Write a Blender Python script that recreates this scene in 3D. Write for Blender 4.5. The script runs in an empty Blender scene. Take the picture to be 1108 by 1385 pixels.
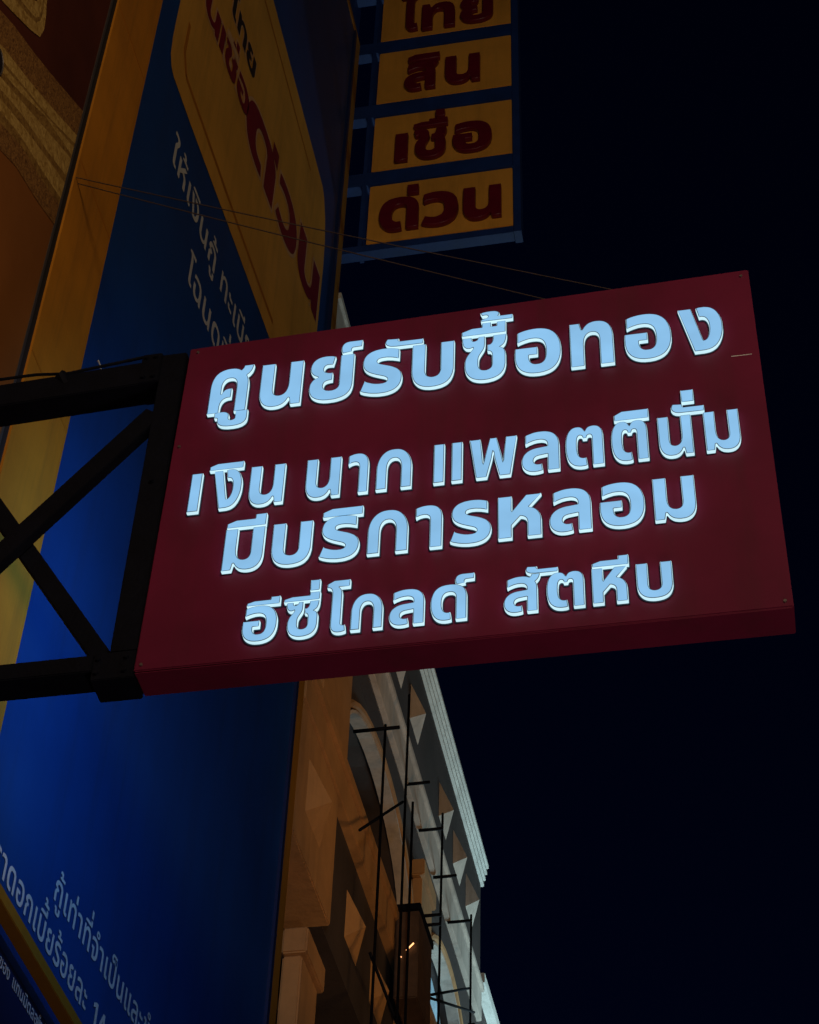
import bpy, bmesh, math, random
from mathutils import Vector, Matrix
R_ = math.radians
random.seed(7)
S = bpy.context.scene
COL = S.collection

# ------------------------------------------------------------------ camera
cd = bpy.data.cameras.new("camera")
cam = bpy.data.objects.new("camera", cd)
COL.objects.link(cam)
S.camera = cam
right = Vector((0.98245265, 0.18414126, 0.0296445))
up = -Vector((-0.10867838, 0.69435703, -0.71137707))
back = -Vector((-0.15157773, 0.69567256, 0.70218507))
cam.matrix_world = Matrix(((right.x, up.x, back.x, 0), (right.y, up.y, back.y, 0), (right.z, up.z, back.z, 0), (0, 0, 0, 1)))
cd.sensor_fit = 'HORIZONTAL'
cd.sensor_width = 36
cd.lens = 2666.27 / 1108 * 36
cd.clip_start = 0.05
cd.clip_end = 2000

# ------------------------------------------------------------------ night sky
W = bpy.data.worlds.new("World")
S.world = W
W.use_nodes = True
wn = W.node_tree.nodes
sky = wn.new('ShaderNodeTexSky')
sky.sky_type = 'NISHITA'
sky.sun_disc = False
sky.sun_elevation = R_(-4)
sky.sun_rotation = R_(300)
tint = wn.new('ShaderNodeMix')
tint.data_type = 'RGBA'
tint.blend_type = 'MULTIPLY'
tint.inputs['Factor'].default_value = 1
tint.inputs['B'].default_value = (.12, .42, 1.9, 1)
W.node_tree.links.new(sky.outputs[0], tint.inputs['A'])
W.node_tree.links.new(tint.outputs['Result'], wn['Background'].inputs[0])
wn['Background'].inputs[1].default_value = .07

S.view_settings.view_transform = 'Standard'
S.view_settings.look = 'None'
S.view_settings.exposure = 0
S.view_settings.gamma = 1
S.render.engine = 'CYCLES'
S.cycles.use_denoising = True
S.cycles.max_bounces = 6
S.cycles.sample_clamp_indirect = 3


def spot(name, loc, target, power, color, angle=100, radius=.15, blend=.6):
    d = bpy.data.lights.new(name, 'SPOT')
    d.energy = power
    d.color = color
    d.spot_size = R_(angle)
    d.spot_blend = blend
    d.shadow_soft_size = radius
    o = bpy.data.objects.new(name, d)
    COL.objects.link(o)
    o.location = loc
    o.rotation_euler = (Vector(target) - Vector(loc)).to_track_quat('-Z', 'Y').to_euler()
    return o


WARM = (1.0, .55, .16)
COOL = (.62, .9, 1.0)
LAMPS = [  # street lamps along the kerb, all outside the picture
    ("warm", (3.0, -4.0, 6.0), (-3.0, 8.5, 10.5), 1250, (1.0, .76, .5), 80),
    ("warm", (2.6, 8.6, 4.2), (-3.0, 13.3, 9.7), 560, (1.0, .53, .18), 38),
    ("cool", (-.9, 20.8, 8.8), (-3.0, 17.6, 12.4), 800, (.6, .92, 1.0), 85),
]
for k, (kind, loc, tgt, pw, c, an) in enumerate(LAMPS):
    spot("lamp_light", loc, tgt, pw, c, an, .9)
# added blue fill light, unseen behind the sign, to brighten the blue board
spot("fill_beam", (-1.2, 5.4, 5.55), (-3.03, 7.2, 5.95), 145, (.11, .38, .86), 108, .08, 1.0)
# glow of the open shop front at street level under the sign
spot("shopfront_light", (.5, 3.4, .6), (-.7, 5.6, 6.5), 120, (1.0, .72, .6), 120, .4)

# ------------------------------------------------------------------ materials
def nm(name):
    m = bpy.data.materials.new(name)
    m.use_nodes = True
    return m, m.node_tree.nodes, m.node_tree.links, m.node_tree.nodes['Principled BSDF']


def mat(name, col, rough=.6, metal=0., var=.12, scale=3., bump=0., bscale=40., grime=0., spec=.5):
    """painted surface: base colour with soft blotches, streaks of dirt and a little bump"""
    m, n, l, b = nm(name)
    tc = n.new('ShaderNodeTexCoord')
    no = n.new('ShaderNodeTexNoise')
    no.inputs['Scale'].default_value = scale
    no.inputs['Detail'].default_value = 6
    no.inputs['Roughness'].default_value = .62
    l.new(tc.outputs['Object'], no.inputs['Vector'])
    mr = n.new('ShaderNodeMapRange')
    mr.inputs['From Min'].default_value = .3
    mr.inputs['From Max'].default_value = .7
    mr.inputs['To Min'].default_value = 1 - var
    mr.inputs['To Max'].default_value = 1 + var
    l.new(no.outputs[0], mr.inputs['Value'])
    mx = n.new('ShaderNodeMix')
    mx.data_type = 'RGBA'
    mx.blend_type = 'MULTIPLY'
    mx.inputs['Factor'].default_value = 1
    mx.inputs['A'].default_value = (*col, 1)
    l.new(mr.outputs[0], mx.inputs['B'])
    out = mx.outputs['Result']
    if grime:
        mp = n.new('ShaderNodeMapping')
        mp.inputs['Scale'].default_value = (5, 5, .35)
        l.new(tc.outputs['Object'], mp.inputs['Vector'])
        g = n.new('ShaderNodeTexNoise')
        g.inputs['Scale'].default_value = 1.6
        g.inputs['Detail'].default_value = 8
        g.inputs['Roughness'].default_value = .7
        l.new(mp.outputs[0], g.inputs['Vector'])
        r2 = n.new('ShaderNodeMapRange')
        r2.inputs['From Min'].default_value = .48
        r2.inputs['From Max'].default_value = .72
        r2.inputs['To Max'].default_value = grime
        l.new(g.outputs[0], r2.inputs['Value'])
        m2 = n.new('ShaderNodeMix')
        m2.data_type = 'RGBA'
        l.new(r2.outputs[0], m2.inputs['Factor'])
        l.new(out, m2.inputs['A'])
        m2.inputs['B'].default_value = (.03, .022, .015, 1)
        out = m2.outputs['Result']
    l.new(out, b.inputs['Base Color'])
    b.inputs['Roughness'].default_value = rough
    b.inputs['Metallic'].default_value = metal
    b.inputs['Specular IOR Level'].default_value = spec
    if bump:
        bn = n.new('ShaderNodeTexNoise')
        bn.inputs['Scale'].default_value = bscale
        bn.inputs['Detail'].default_value = 5
        l.new(tc.outputs['Object'], bn.inputs['Vector'])
        bp = n.new('ShaderNodeBump')
        bp.inputs['Strength'].default_value = bump
        bp.inputs['Distance'].default_value = .01
        l.new(bn.outputs[0], bp.inputs['Height'])
        l.new(bp.outputs[0], b.inputs['Normal'])
    return m


def glow(name, col, strength, var=.06, scale=14.):
    m, n, l, b = nm(name)
    b.inputs['Base Color'].default_value = (.1, .13, .16, 1)
    b.inputs['Roughness'].default_value = .4
    tc = n.new('ShaderNodeTexCoord')
    no = n.new('ShaderNodeTexNoise')
    no.inputs['Scale'].default_value = scale
    l.new(tc.outputs['Object'], no.inputs['Vector'])
    mr = n.new('ShaderNodeMapRange')
    mr.inputs['From Min'].default_value = .3
    mr.inputs['From Max'].default_value = .7
    mr.inputs['To Min'].default_value = strength * (1 - var)
    mr.inputs['To Max'].default_value = strength * (1 + var)
    l.new(no.outputs[0], mr.inputs['Value'])
    b.inputs['Emission Color'].default_value = (*col, 1)
    l.new(mr.outputs[0], b.inputs['Emission Strength'])
    return m


M = dict(
    maroon=mat("maroon_sheet", (.14, .009, .038), .6, 0, .2, 1.6, .14, 9, .25, .2),
    steel=mat("black_steel", (.003, .0038, .009), .7, .0, .3, 9, .3, 60, 0, .12),
    face=glow("lit_acrylic_face", (.225, .5, .8), 1.0, .08, 7),
    side=glow("lit_acrylic_side", (.58, .87, .97), 1.0),
    trim=glow("letter_trim", (.02, .12, .22), .35),
    backing=mat("letter_backing", (.008, .008, .03), .5),
    blue=mat("blue_vinyl", (.006, .055, .25), .5, 0, .14, 1.2, .15, 4, .2),
    navy=mat("navy_vinyl", (.01, .02, .09), .5, 0, .15, 2),
    yellow=mat("yellow_paint", (.6, .22, .012), .6, 0, .16, 1.6, .08, 60, .3),
    edge=mat("mustard_paint", (.34, .15, .006), .6, 0, .12, 1.6, .08, 60, .2),
    panel=mat("yellow_print", (.78, .38, .06), .5, 0, .14, 1.3, .1, 6, .2),
    panelline=mat("print_shade", (.5, .17, .008), .5, 0, .08, 3),
    red=mat("maroon_print", (.22, .007, .022), .5),
    halo=mat("cream_print", (.7, .4, .2), .5),
    black=mat("dark_print", (.02, .015, .02), .5),
    white=mat("white_print", (.65, .65, .65), .5, 0, .1, 8),
    redletter=mat("red_letter", (.15, .006, .02), .4, 0, .15, 6),
    frame=mat("navy_steel", (.01, .04, .2), .5, 0, .2, 5, .1),
    cream=mat("cream_paint", (.55, .48, .42), .8, 0, .2, 2.6, .35, 24, .3),
    cornice=mat("white_paint", (.72, .72, .68), .7, 0, .12, 2.5, .2, 30, .3),
    brown=mat("brown_paint", (.05, .036, .034), .85, 0, .3, 1.5, .3, 30, .4),
    tan=mat("tan_paint", (.46, .25, .1), .8, 0, .18, 1.8, .3, 30, .2),
    dark=mat("dark_gap", (.012, .01, .009), .8),
    glass=mat("dark_glass", (.008, .01, .016), .08, 0, .2, 1),
    cloth=mat("cool_lit_blind", (.42, .62, .78), .85, 0, .25, 5, .3, 25),  # the cool light on the blind is put into its blue colour
    conc=mat("concrete", (.28, .26, .24), .9, 0, .2, 1.2, .4, 20, .4),
    asphalt=mat("asphalt", (.05, .05, .052), .9, 0, .25, 2, .6, 90),
    paint=mat("road_paint", (.7, .7, .66), .8, 0, .2, 6),
    wire=mat("wire", (.07, .05, .045), .6),
    wirewhite=mat("wire_sheath", (.45, .5, .6), .5),
    lens=glow("lamp_lens", (1., .6, .25), 6),
    lensc=glow("lamp_lens_cool", (.7, .92, 1.), 6),
    amber=glow("amber_tube", (1., .45, .18), 2.2),
    rust=mat("brown_box", (.07, .04, .025), .7, 0, .3, 8, .3),
    poster=mat("poster_red", (.09, .02, .008), .5, 0, .3, 1.1, .05, 60),
    posterlow=mat("poster_orange", (.28, .095, .018), .5, 0, .2, .9, .05, 60),
    screw=mat("screw", (.3, .26, .24), .4, .8),
)


def gold(name, c0, c1, scale, dist=2.):
    m, n, l, b = nm(name)
    tc = n.new('ShaderNodeTexCoord')
    no = n.new('ShaderNodeTexNoise')
    no.inputs['Scale'].default_value = scale
    no.inputs['Detail'].default_value = 8
    no.inputs['Roughness'].default_value = .72
    no.inputs['Distortion'].default_value = dist
    l.new(tc.outputs['Object'], no.inputs['Vector'])
    cr = n.new('ShaderNodeValToRGB')
    cr.color_ramp.elements[0].position = .36
    cr.color_ramp.elements[0].color = (*c0, 1)
    cr.color_ramp.elements[1].position = .62
    cr.color_ramp.elements[1].color = (*c1, 1)
    l.new(no.outputs[0], cr.inputs[0])
    l.new(cr.outputs[0], b.inputs['Base Color'])
    b.inputs['Roughness'].default_value = .5
    return m


M['gold'] = gold("gold_print", (.3, .15, .025), (.66, .42, .12), 24, 1.2)
M['goldd'] = gold("gold_shade_print", (.16, .07, .015), (.4, .22, .05), 16)
M['speck'] = gold("speckle_print", (.07, .02, .008), (.42, .2, .05), 55, 1.5)

# ------------------------------------------------------------------ mesh helpers
class MB:
    def __init__(s):
        s.b = bmesh.new()

    def box(s, x0, x1, y0, y1, z0, z1, mi=0):
        v = [s.b.verts.new(p) for p in [(x0, y0, z0), (x1, y0, z0), (x1, y1, z0), (x0, y1, z0), (x0, y0, z1), (x1, y0, z1), (x1, y1, z1), (x0, y1, z1)]]
        for f in [(0, 3, 2, 1), (4, 5, 6, 7), (0, 1, 5, 4), (1, 2, 6, 5), (2, 3, 7, 6), (3, 0, 4, 7)]:
            s.b.faces.new([v[i] for i in f]).material_index = mi
        return s

    def face(s, pts, mi=0):
        f = s.b.faces.new([s.b.verts.new(p) for p in pts])
        f.material_index = mi
        return s

    def prism(s, a, b):
        """solid between two matching polygons"""
        va = [s.b.verts.new(p) for p in a]
        vb = [s.b.verts.new(p) for p in b]
        n = len(a)
        s.b.faces.new(va)
        s.b.faces.new(vb[::-1])
        for i in range(n):
            s.b.faces.new([va[i], vb[i], vb[(i + 1) % n], va[(i + 1) % n]])
        return s

    def yz(s, poly, x0, x1):
        return s.prism([(x0, y, z) for y, z in poly], [(x1, y, z) for y, z in poly])

    def xz(s, poly, y0, y1):
        return s.prism([(x, y0, z) for x, z in poly], [(x, y1, z) for x, z in poly])

    def tube(s, pts, r, n=8, r1=None):
        pts = [Vector(p) for p in pts]
        rings = []
        for i, p in enumerate(pts):
            d = (pts[min(i + 1, len(pts) - 1)] - pts[max(i - 1, 0)]).normalized()
            a = d.orthogonal().normalized() if i == 0 else (rings[-1][1] - d * rings[-1][1].dot(d)).normalized()
            c = d.cross(a)
            rr = r if r1 is None else r + (r1 - r) * i / (len(pts) - 1)
            rings.append(([s.b.verts.new(p + (a * math.cos(2 * math.pi * k / n) + c * math.sin(2 * math.pi * k / n)) * rr) for k in range(n)], a))
        for (A, _), (B, _) in zip(rings, rings[1:]):
            for k in range(n):
                s.b.faces.new([A[k], A[(k + 1) % n], B[(k + 1) % n], B[k]])
        s.b.faces.new(rings[0][0][::-1])
        s.b.faces.new(rings[-1][0])
        return s

    def build(s, name, mats, parent=None, bevel=0, smooth=False):
        bmesh.ops.recalc_face_normals(s.b, faces=s.b.faces)
        if bevel:
            bmesh.ops.bevel(s.b, geom=[e for e in s.b.edges if len(e.link_faces) == 2 and e.calc_face_angle(0) > .5], offset=bevel, segments=2, affect='EDGES', clamp_overlap=True)
        me = bpy.data.meshes.new(name)
        s.b.to_mesh(me)
        s.b.free()
        for m in (mats if isinstance(mats, (list, tuple)) else [mats]):
            me.materials.append(m)
        if smooth:
            for p in me.polygons:
                p.use_smooth = True
        return link(name, me, parent)


def link(name, me, parent=None):
    o = bpy.data.objects.new(name, me)
    COL.objects.link(o)
    if parent is not None:
        o.parent = parent
        r = Vector((0, 0, 0))
        p = parent
        while p is not None:
            r += p.location
            p = p.parent
        o.location = -r
    return o


def tag(o, label, cat, group=None):
    o['label'] = label
    o['category'] = cat
    if group:
        o['group'] = group
    return o


def thing(name, label, cat, loc, group=None):
    o = bpy.data.objects.new(name, None)
    COL.objects.link(o)
    o.location = loc
    o.empty_display_size = .2
    return tag(o, label, cat, group)


def struct(o):
    o['kind'] = 'structure'
    return o


# ------------------------------------------------------------------ Thai lettering: outlines per glyph, 1000 units to the em
GLYPHS = {
'Bก': '631;65,2 65,174 67,198 72,222 83,250 96,270 121,292 141,303 157,309 161,314 56,354 56,390 60,418 72,450 91,478 125,511 145,524 169,536 213,551 269,560 313,562 353,560 409,551 453,535 469,527 497,508 523,482 539,458 554,422 562,386 564,362 564,2 561,0 405,0 403,2 403,338 403,354 399,370 390,394 381,405 365,419 349,427 333,431 313,433 281,431 257,423 245,416 236,406 228,394 223,382 223,370 225,368 273,347 307,330 296,266 293,263 273,259 257,251 244,238 232,214 227,186 227,2 225,0 69,0',
'Bง': '576;162,0 4,546 10,548 162,548 167,546 280,138 282,133 286,130 306,133 322,144 335,158 354,194 362,218 371,262 372,310 370,334 367,354 358,378 347,398 334,412 322,420 298,427 278,428 262,424 256,426 229,546 242,550 270,555 334,556 386,547 418,535 450,515 470,497 486,478 510,438 527,390 535,346 536,322 535,254 531,226 522,190 514,166 504,142 479,98 448,62 422,41 382,20 346,9 286,1',
'Bช': '607;265,-12 221,-5 193,3 173,11 145,27 127,40 108,60 93,84 83,104 75,132 71,164 71,240 75,272 83,296 95,320 134,380 138,392 141,408 138,424 134,432 129,437 117,441 105,442 89,438 69,430 67,432 43,528 61,538 97,549 153,556 181,556 205,554 233,545 253,534 269,516 282,492 286,480 290,448 290,416 285,392 273,360 235,284 231,268 230,244 231,180 239,148 247,136 257,127 269,119 281,115 297,112 321,112 349,120 365,132 377,152 382,168 385,188 385,292 381,312 374,328 361,342 349,346 325,348 323,352 323,428 325,432 341,433 361,439 373,448 381,460 390,480 394,500 397,544 401,548 553,548 557,544 555,500 550,472 542,448 530,424 520,412 509,403 485,388 513,374 526,360 537,340 542,320 545,300 545,176 538,128 530,104 521,84 506,60 485,38 460,20 425,4 377,-9 341,-13 289,-14',
'Bซ': '611;263,-12 239,-9 203,0 171,12 151,23 127,41 106,64 93,84 82,108 74,136 69,180 70,240 78,276 90,304 102,324 160,396 165,408 163,414 143,407 127,404 99,407 79,415 63,429 49,448 42,468 37,496 37,544 39,548 147,548 150,544 153,516 157,508 167,499 179,496 195,500 211,508 231,548 307,547 308,452 304,412 300,396 289,372 250,312 241,296 234,272 231,252 231,188 234,168 241,148 251,133 263,123 279,116 299,112 323,112 351,120 363,128 372,136 381,152 385,164 389,192 388,300 381,324 371,338 359,346 339,348 335,350 334,352 334,428 335,431 339,432 359,435 367,438 375,444 385,456 396,484 400,516 401,544 403,548 559,548 561,544 560,520 557,492 552,468 544,444 536,428 519,409 488,388 511,377 523,368 532,356 544,328 548,300 548,172 540,124 532,100 520,76 499,49 479,31 459,18 427,4 395,-5 343,-13 291,-14',
'Bด': '637;231,-8 207,-5 179,3 159,11 139,23 123,35 93,68 70,112 53,168 45,228 45,248 45,308 49,348 57,388 69,424 89,464 101,480 119,500 155,526 167,533 199,546 251,557 319,562 351,561 391,557 431,549 455,541 479,530 499,517 527,491 536,480 548,460 564,416 569,376 569,4 567,0 411,0 409,4 409,348 405,376 399,392 392,404 379,418 351,430 315,433 287,429 259,418 243,404 229,384 222,368 213,336 209,304 209,240 213,208 221,176 233,152 247,135 259,127 283,119 311,119 331,122 334,120 349,4 339,-1 323,-5 295,-9 251,-10',
'Bต': '657;239,-8 219,-5 187,2 159,14 139,26 110,52 97,68 77,104 70,124 58,172 51,224 49,260 50,328 54,372 62,416 74,456 85,480 105,508 127,529 155,546 179,553 199,557 243,557 263,553 283,545 295,538 309,524 316,516 327,496 331,493 347,519 367,538 383,546 407,553 439,558 475,557 511,549 531,540 552,524 568,504 580,480 589,440 590,4 587,0 431,0 429,4 429,376 428,396 424,412 418,420 411,426 399,429 387,428 379,426 370,420 361,404 358,388 355,384 303,384 299,385 297,388 292,408 285,420 275,426 259,429 247,426 233,412 225,396 218,364 214,324 213,264 214,240 222,184 229,160 238,144 259,123 275,116 295,112 315,112 340,116 344,96 356,4 347,-1 331,-6 307,-9 263,-10',
'Bท': '650;77,0 75,2 75,546 77,548 193,548 211,474 217,462 221,462 225,465 241,492 273,524 305,543 349,555 377,558 405,558 437,555 457,551 481,544 497,536 513,526 528,514 546,494 565,458 573,434 582,386 583,2 581,0 425,0 422,2 422,322 418,354 414,370 406,386 392,402 377,411 365,415 337,418 313,415 293,406 281,398 269,385 259,370 251,354 244,330 237,278 237,2 233,0',
'Bน': '651;221,-8 201,-5 165,7 133,26 115,44 99,64 89,84 79,108 71,140 67,188 67,544 69,548 225,548 229,544 229,216 232,192 240,168 247,156 257,146 277,135 305,130 325,131 341,135 365,147 382,164 390,176 401,200 405,216 410,236 414,284 414,544 417,548 573,548 575,544 575,4 573,0 457,0 452,4 437,76 434,84 429,85 425,83 406,52 391,36 369,18 349,7 313,-5 285,-9 241,-10',
'Bบ': '638;273,-12 229,-5 201,3 173,15 153,27 137,39 116,60 99,84 84,116 71,164 67,212 67,544 69,548 225,548 229,544 229,204 232,180 243,152 251,140 261,131 285,120 309,115 329,115 353,119 373,128 393,148 405,176 410,200 410,544 413,548 569,548 571,544 570,184 558,128 541,88 526,64 499,36 481,23 449,7 409,-5 353,-13 301,-14',
'Bพ': '733;122,2 33,518 28,546 30,548 182,548 184,546 211,350 224,210 226,206 231,218 265,358 319,546 322,548 410,548 415,546 471,346 506,207 508,210 511,234 521,346 549,546 554,548 702,548 704,546 615,22 610,0 458,0 452,2 389,230 381,270 371,338 369,346 366,349 361,330 351,270 339,222 276,2 274,0 126,0',
'Bม': '651;366,-8 346,-5 314,3 298,10 278,22 258,39 246,52 226,83 222,86 216,84 199,4 194,0 78,0 76,4 76,544 78,548 234,548 238,544 238,272 244,220 253,192 261,176 269,164 282,150 294,142 310,135 338,130 358,131 374,135 390,143 400,152 411,168 419,192 423,224 423,544 426,548 582,548 584,544 584,172 579,132 568,92 554,64 539,44 522,27 490,7 454,-5 426,-9 386,-10',
'Bย': '626;249,-12 221,-9 181,0 149,11 125,23 101,40 88,52 76,68 60,100 52,136 51,172 55,204 60,220 76,248 93,266 117,281 144,292 143,296 141,298 113,311 89,327 76,340 59,368 52,400 52,432 55,452 68,484 81,503 105,526 133,541 157,549 177,554 217,558 245,558 289,554 313,549 338,540 338,532 316,436 313,434 293,438 265,439 249,438 237,434 225,425 221,420 216,412 212,396 212,384 216,368 224,356 237,347 261,339 285,335 313,335 317,332 317,240 313,238 289,238 261,234 245,229 233,222 224,212 216,192 215,168 219,152 233,131 249,119 257,115 289,108 325,108 357,116 376,128 389,144 397,168 398,176 398,544 401,548 557,548 560,544 559,164 550,116 538,84 522,60 497,35 473,19 437,4 381,-9 345,-13 281,-14',
'Bร': '523;214,-12 162,-5 126,3 74,19 34,38 32,40 76,164 78,166 114,147 166,127 198,119 238,114 282,115 310,123 322,134 327,144 327,164 319,176 302,190 278,201 206,227 158,247 114,271 84,296 68,316 60,332 52,352 48,372 48,420 56,456 66,476 77,492 94,510 110,522 130,534 150,542 190,554 254,562 302,562 350,558 374,554 410,545 442,534 450,528 450,408 446,406 414,417 366,430 314,438 270,438 242,434 222,426 213,416 208,400 214,386 230,372 250,363 346,330 386,313 426,290 442,278 459,260 475,236 483,216 487,200 490,172 487,128 475,88 459,60 438,37 414,19 382,4 334,-9 298,-13 242,-14',
'Bล': '603;178,-8 158,-5 130,3 98,19 73,40 53,68 45,88 40,104 37,124 36,156 38,176 45,204 57,232 75,256 102,281 134,300 166,313 194,321 238,329 374,341 378,344 376,380 371,396 364,408 350,421 326,432 294,438 242,437 194,429 134,409 90,388 88,392 88,516 94,522 114,530 178,549 218,557 262,561 322,561 362,557 398,549 430,538 454,525 470,514 496,488 516,456 524,436 531,408 536,368 536,4 534,0 382,0 378,4 378,224 374,226 262,213 234,205 219,196 210,188 200,172 196,152 197,140 205,120 218,108 238,99 270,97 302,104 307,80 316,8 313,4 298,-1 246,-9 202,-10',
'Bว': '517;176,-12 132,-5 104,3 68,15 36,31 35,32 39,44 76,146 80,146 112,132 152,119 180,115 200,115 220,119 236,124 248,131 270,148 288,176 298,200 302,216 306,240 307,280 305,312 301,336 290,368 282,384 269,400 244,418 228,426 212,430 192,432 164,432 136,430 104,422 80,414 52,400 50,404 50,528 56,534 76,542 104,550 144,558 188,562 228,562 268,558 320,545 348,534 368,522 388,507 408,488 426,464 438,444 449,420 458,392 469,332 472,276 470,220 465,192 449,132 430,92 403,56 380,36 368,27 332,7 284,-8 232,-14',
'Bศ': '664;69,0 67,2 67,334 69,362 76,402 88,438 107,474 127,498 153,519 173,531 213,547 249,555 273,559 329,562 373,559 397,555 429,546 465,529 486,550 493,566 497,583 629,584 631,582 631,574 626,546 618,522 610,506 598,490 581,472 554,454 553,450 565,430 574,406 582,374 586,334 586,2 581,0 429,0 426,2 426,322 421,362 415,382 406,398 397,409 385,419 369,426 353,431 325,433 301,431 285,427 269,419 253,405 239,386 231,362 227,342 227,242 229,240 231,242 243,262 261,281 269,288 285,295 325,303 365,302 366,186 361,184 321,183 297,178 273,168 252,150 239,130 231,106 227,82 227,2 225,0',
'Bส': '607;178,-8 158,-5 130,3 98,19 73,40 53,68 45,88 40,104 37,124 36,156 38,176 45,204 57,232 75,256 102,281 134,300 166,313 194,321 238,329 374,341 378,344 376,380 371,396 364,408 350,421 326,432 294,438 242,437 194,429 134,409 90,388 88,392 88,516 94,522 114,530 178,549 218,557 262,561 322,561 354,557 390,549 418,536 422,537 436,552 440,560 446,584 578,583 580,572 576,548 564,516 546,490 529,472 513,460 511,456 520,440 527,420 532,400 536,368 536,4 534,0 382,0 378,4 378,224 374,226 262,213 234,205 219,196 210,188 200,172 196,152 197,140 205,120 218,108 238,99 270,97 302,104 307,80 316,8 313,4 298,-1 246,-9 202,-10',
'Bห': '628;78,0 76,2 76,546 78,548 230,548 235,546 235,354 238,349 398,546 402,548 574,548 576,546 575,542 572,538 436,386 438,382 462,376 490,363 518,343 540,318 559,282 568,254 572,226 573,2 570,0 414,0 411,2 411,186 407,214 396,238 378,255 354,266 334,270 240,166 235,158 235,2 230,0',
'Bอ': '596;247,-12 203,-5 175,4 147,16 123,31 107,44 89,64 73,88 61,116 54,140 45,192 45,268 50,320 55,323 295,323 297,320 297,228 295,224 207,224 203,220 203,200 205,176 210,156 217,140 231,124 243,115 263,107 287,106 311,107 327,111 343,119 357,132 364,140 372,156 380,180 384,196 388,236 388,284 384,320 375,356 364,380 355,392 343,405 315,422 283,430 263,432 231,432 203,430 147,417 111,405 79,390 75,392 75,520 91,530 127,542 159,550 207,558 255,562 299,562 343,558 383,549 415,538 439,526 475,499 496,476 513,452 528,420 539,388 548,352 552,324 553,240 548,188 532,128 515,92 492,60 475,43 455,27 427,12 407,4 359,-9 307,-14',
'Bั': '0;-259,624 -291,631 -307,638 -329,656 -336,664 -344,680 -352,704 -352,736 -344,768 -336,788 -331,794 -219,781 -217,776 -221,760 -220,744 -213,732 -203,726 21,725 24,724 25,624 21,622 -239,622',
'Bา': '442;214,2 214,366 207,398 198,412 186,422 166,431 142,434 122,434 82,428 46,415 26,405 25,406 24,530 34,536 54,543 102,555 130,559 178,562 218,560 250,555 286,544 306,534 322,523 343,502 356,482 363,466 371,438 376,390 376,2 374,0 218,0',
'Bิ': '0;-539,622 -541,624 -541,688 -523,697 -435,733 -79,734 -77,732 -77,624 -79,622',
'Bี': '0;-539,622 -541,624 -541,688 -523,697 -435,733 -215,734 -213,736 -211,798 -79,800 -77,796 -77,624 -79,622',
'Bื': '0;-538,622 -540,624 -540,688 -538,690 -434,733 -330,734 -329,736 -329,796 -326,800 -234,800 -230,796 -230,736 -226,734 -178,734 -173,736 -173,796 -170,800 -78,800 -76,796 -76,624 -78,622',
'Bู': '0;-280,-263 -320,-256 -344,-248 -364,-236 -378,-223 -390,-203 -393,-191 -395,-151 -404,-142 -424,-142 -427,-139 -434,-87 -434,-75 -432,-73 -396,-66 -348,-64 -328,-66 -300,-75 -284,-88 -275,-103 -272,-115 -271,-155 -265,-171 -260,-175 -248,-180 -232,-180 -216,-174 -210,-167 -207,-159 -204,-68 -200,-67 -76,-68 -75,-171 -82,-203 -100,-229 -128,-248 -168,-260 -216,-265',
'Bเ': '348;192,-8 176,-5 152,2 124,18 104,40 94,56 86,80 82,112 82,544 84,548 240,548 244,544 244,132 250,116 256,111 264,107 284,106 308,111 311,108 325,12 316,6 296,-1 256,-9 212,-10',
'Bแ': '658;192,-8 176,-5 152,2 124,18 104,40 94,56 86,80 82,112 82,544 84,548 240,548 244,544 244,132 250,116 256,111 264,107 284,106 308,111 311,108 325,12 316,6 296,-1 256,-9 212,-10;504,-8 488,-6 460,3 433,20 420,33 407,52 395,88 392,120 392,544 396,548 552,548 554,544 555,128 558,120 564,113 576,107 596,106 620,111 622,108 635,12 628,7 604,-2 564,-9 524,-10',
'Bโ': '355;214,-8 194,-5 170,3 154,11 138,23 129,32 116,52 105,84 102,108 102,616 99,644 95,664 88,680 83,688 70,702 58,709 46,713 22,716 16,720 16,780 122,832 374,832 376,828 376,720 374,717 214,716 214,712 229,700 240,688 251,668 259,640 263,612 265,128 271,116 278,110 286,107 306,106 330,111 344,12 338,7 318,0 274,-9 234,-10',
'Bไ': '353;216,-8 184,-2 164,7 144,20 131,32 122,44 111,68 107,84 104,108 104,608 107,636 119,672 136,695 153,712 153,716 152,717 4,718 2,720 26,816 32,832 352,832 356,828 356,720 352,717 328,713 320,710 304,702 287,688 279,676 271,656 266,636 265,608 266,128 276,113 288,107 308,106 332,111 346,12 340,7 316,-2 276,-9 236,-10',
'B่': '0;-228,622 -230,624 -230,844 -228,846 -84,846 -83,844 -83,624 -88,622',
'B้': '0;-379,621 -382,623 -382,671 -347,685 -327,698 -314,715 -311,727 -314,747 -319,754 -327,760 -347,761 -367,754 -372,759 -389,823 -375,832 -359,840 -323,848 -279,851 -255,848 -239,844 -223,836 -201,815 -195,803 -191,787 -190,755 -194,739 -201,727 -199,723 -59,723 -55,719 -55,623 -59,621',
'B์': '0;-264,602 -270,607 -282,643 -286,671 -286,703 -281,723 -270,747 -248,769 -224,781 -188,789 -20,789 -16,787 -18,683 -128,680 -140,674 -147,663 -150,651 -143,627 -142,623 -144,622',
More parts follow.
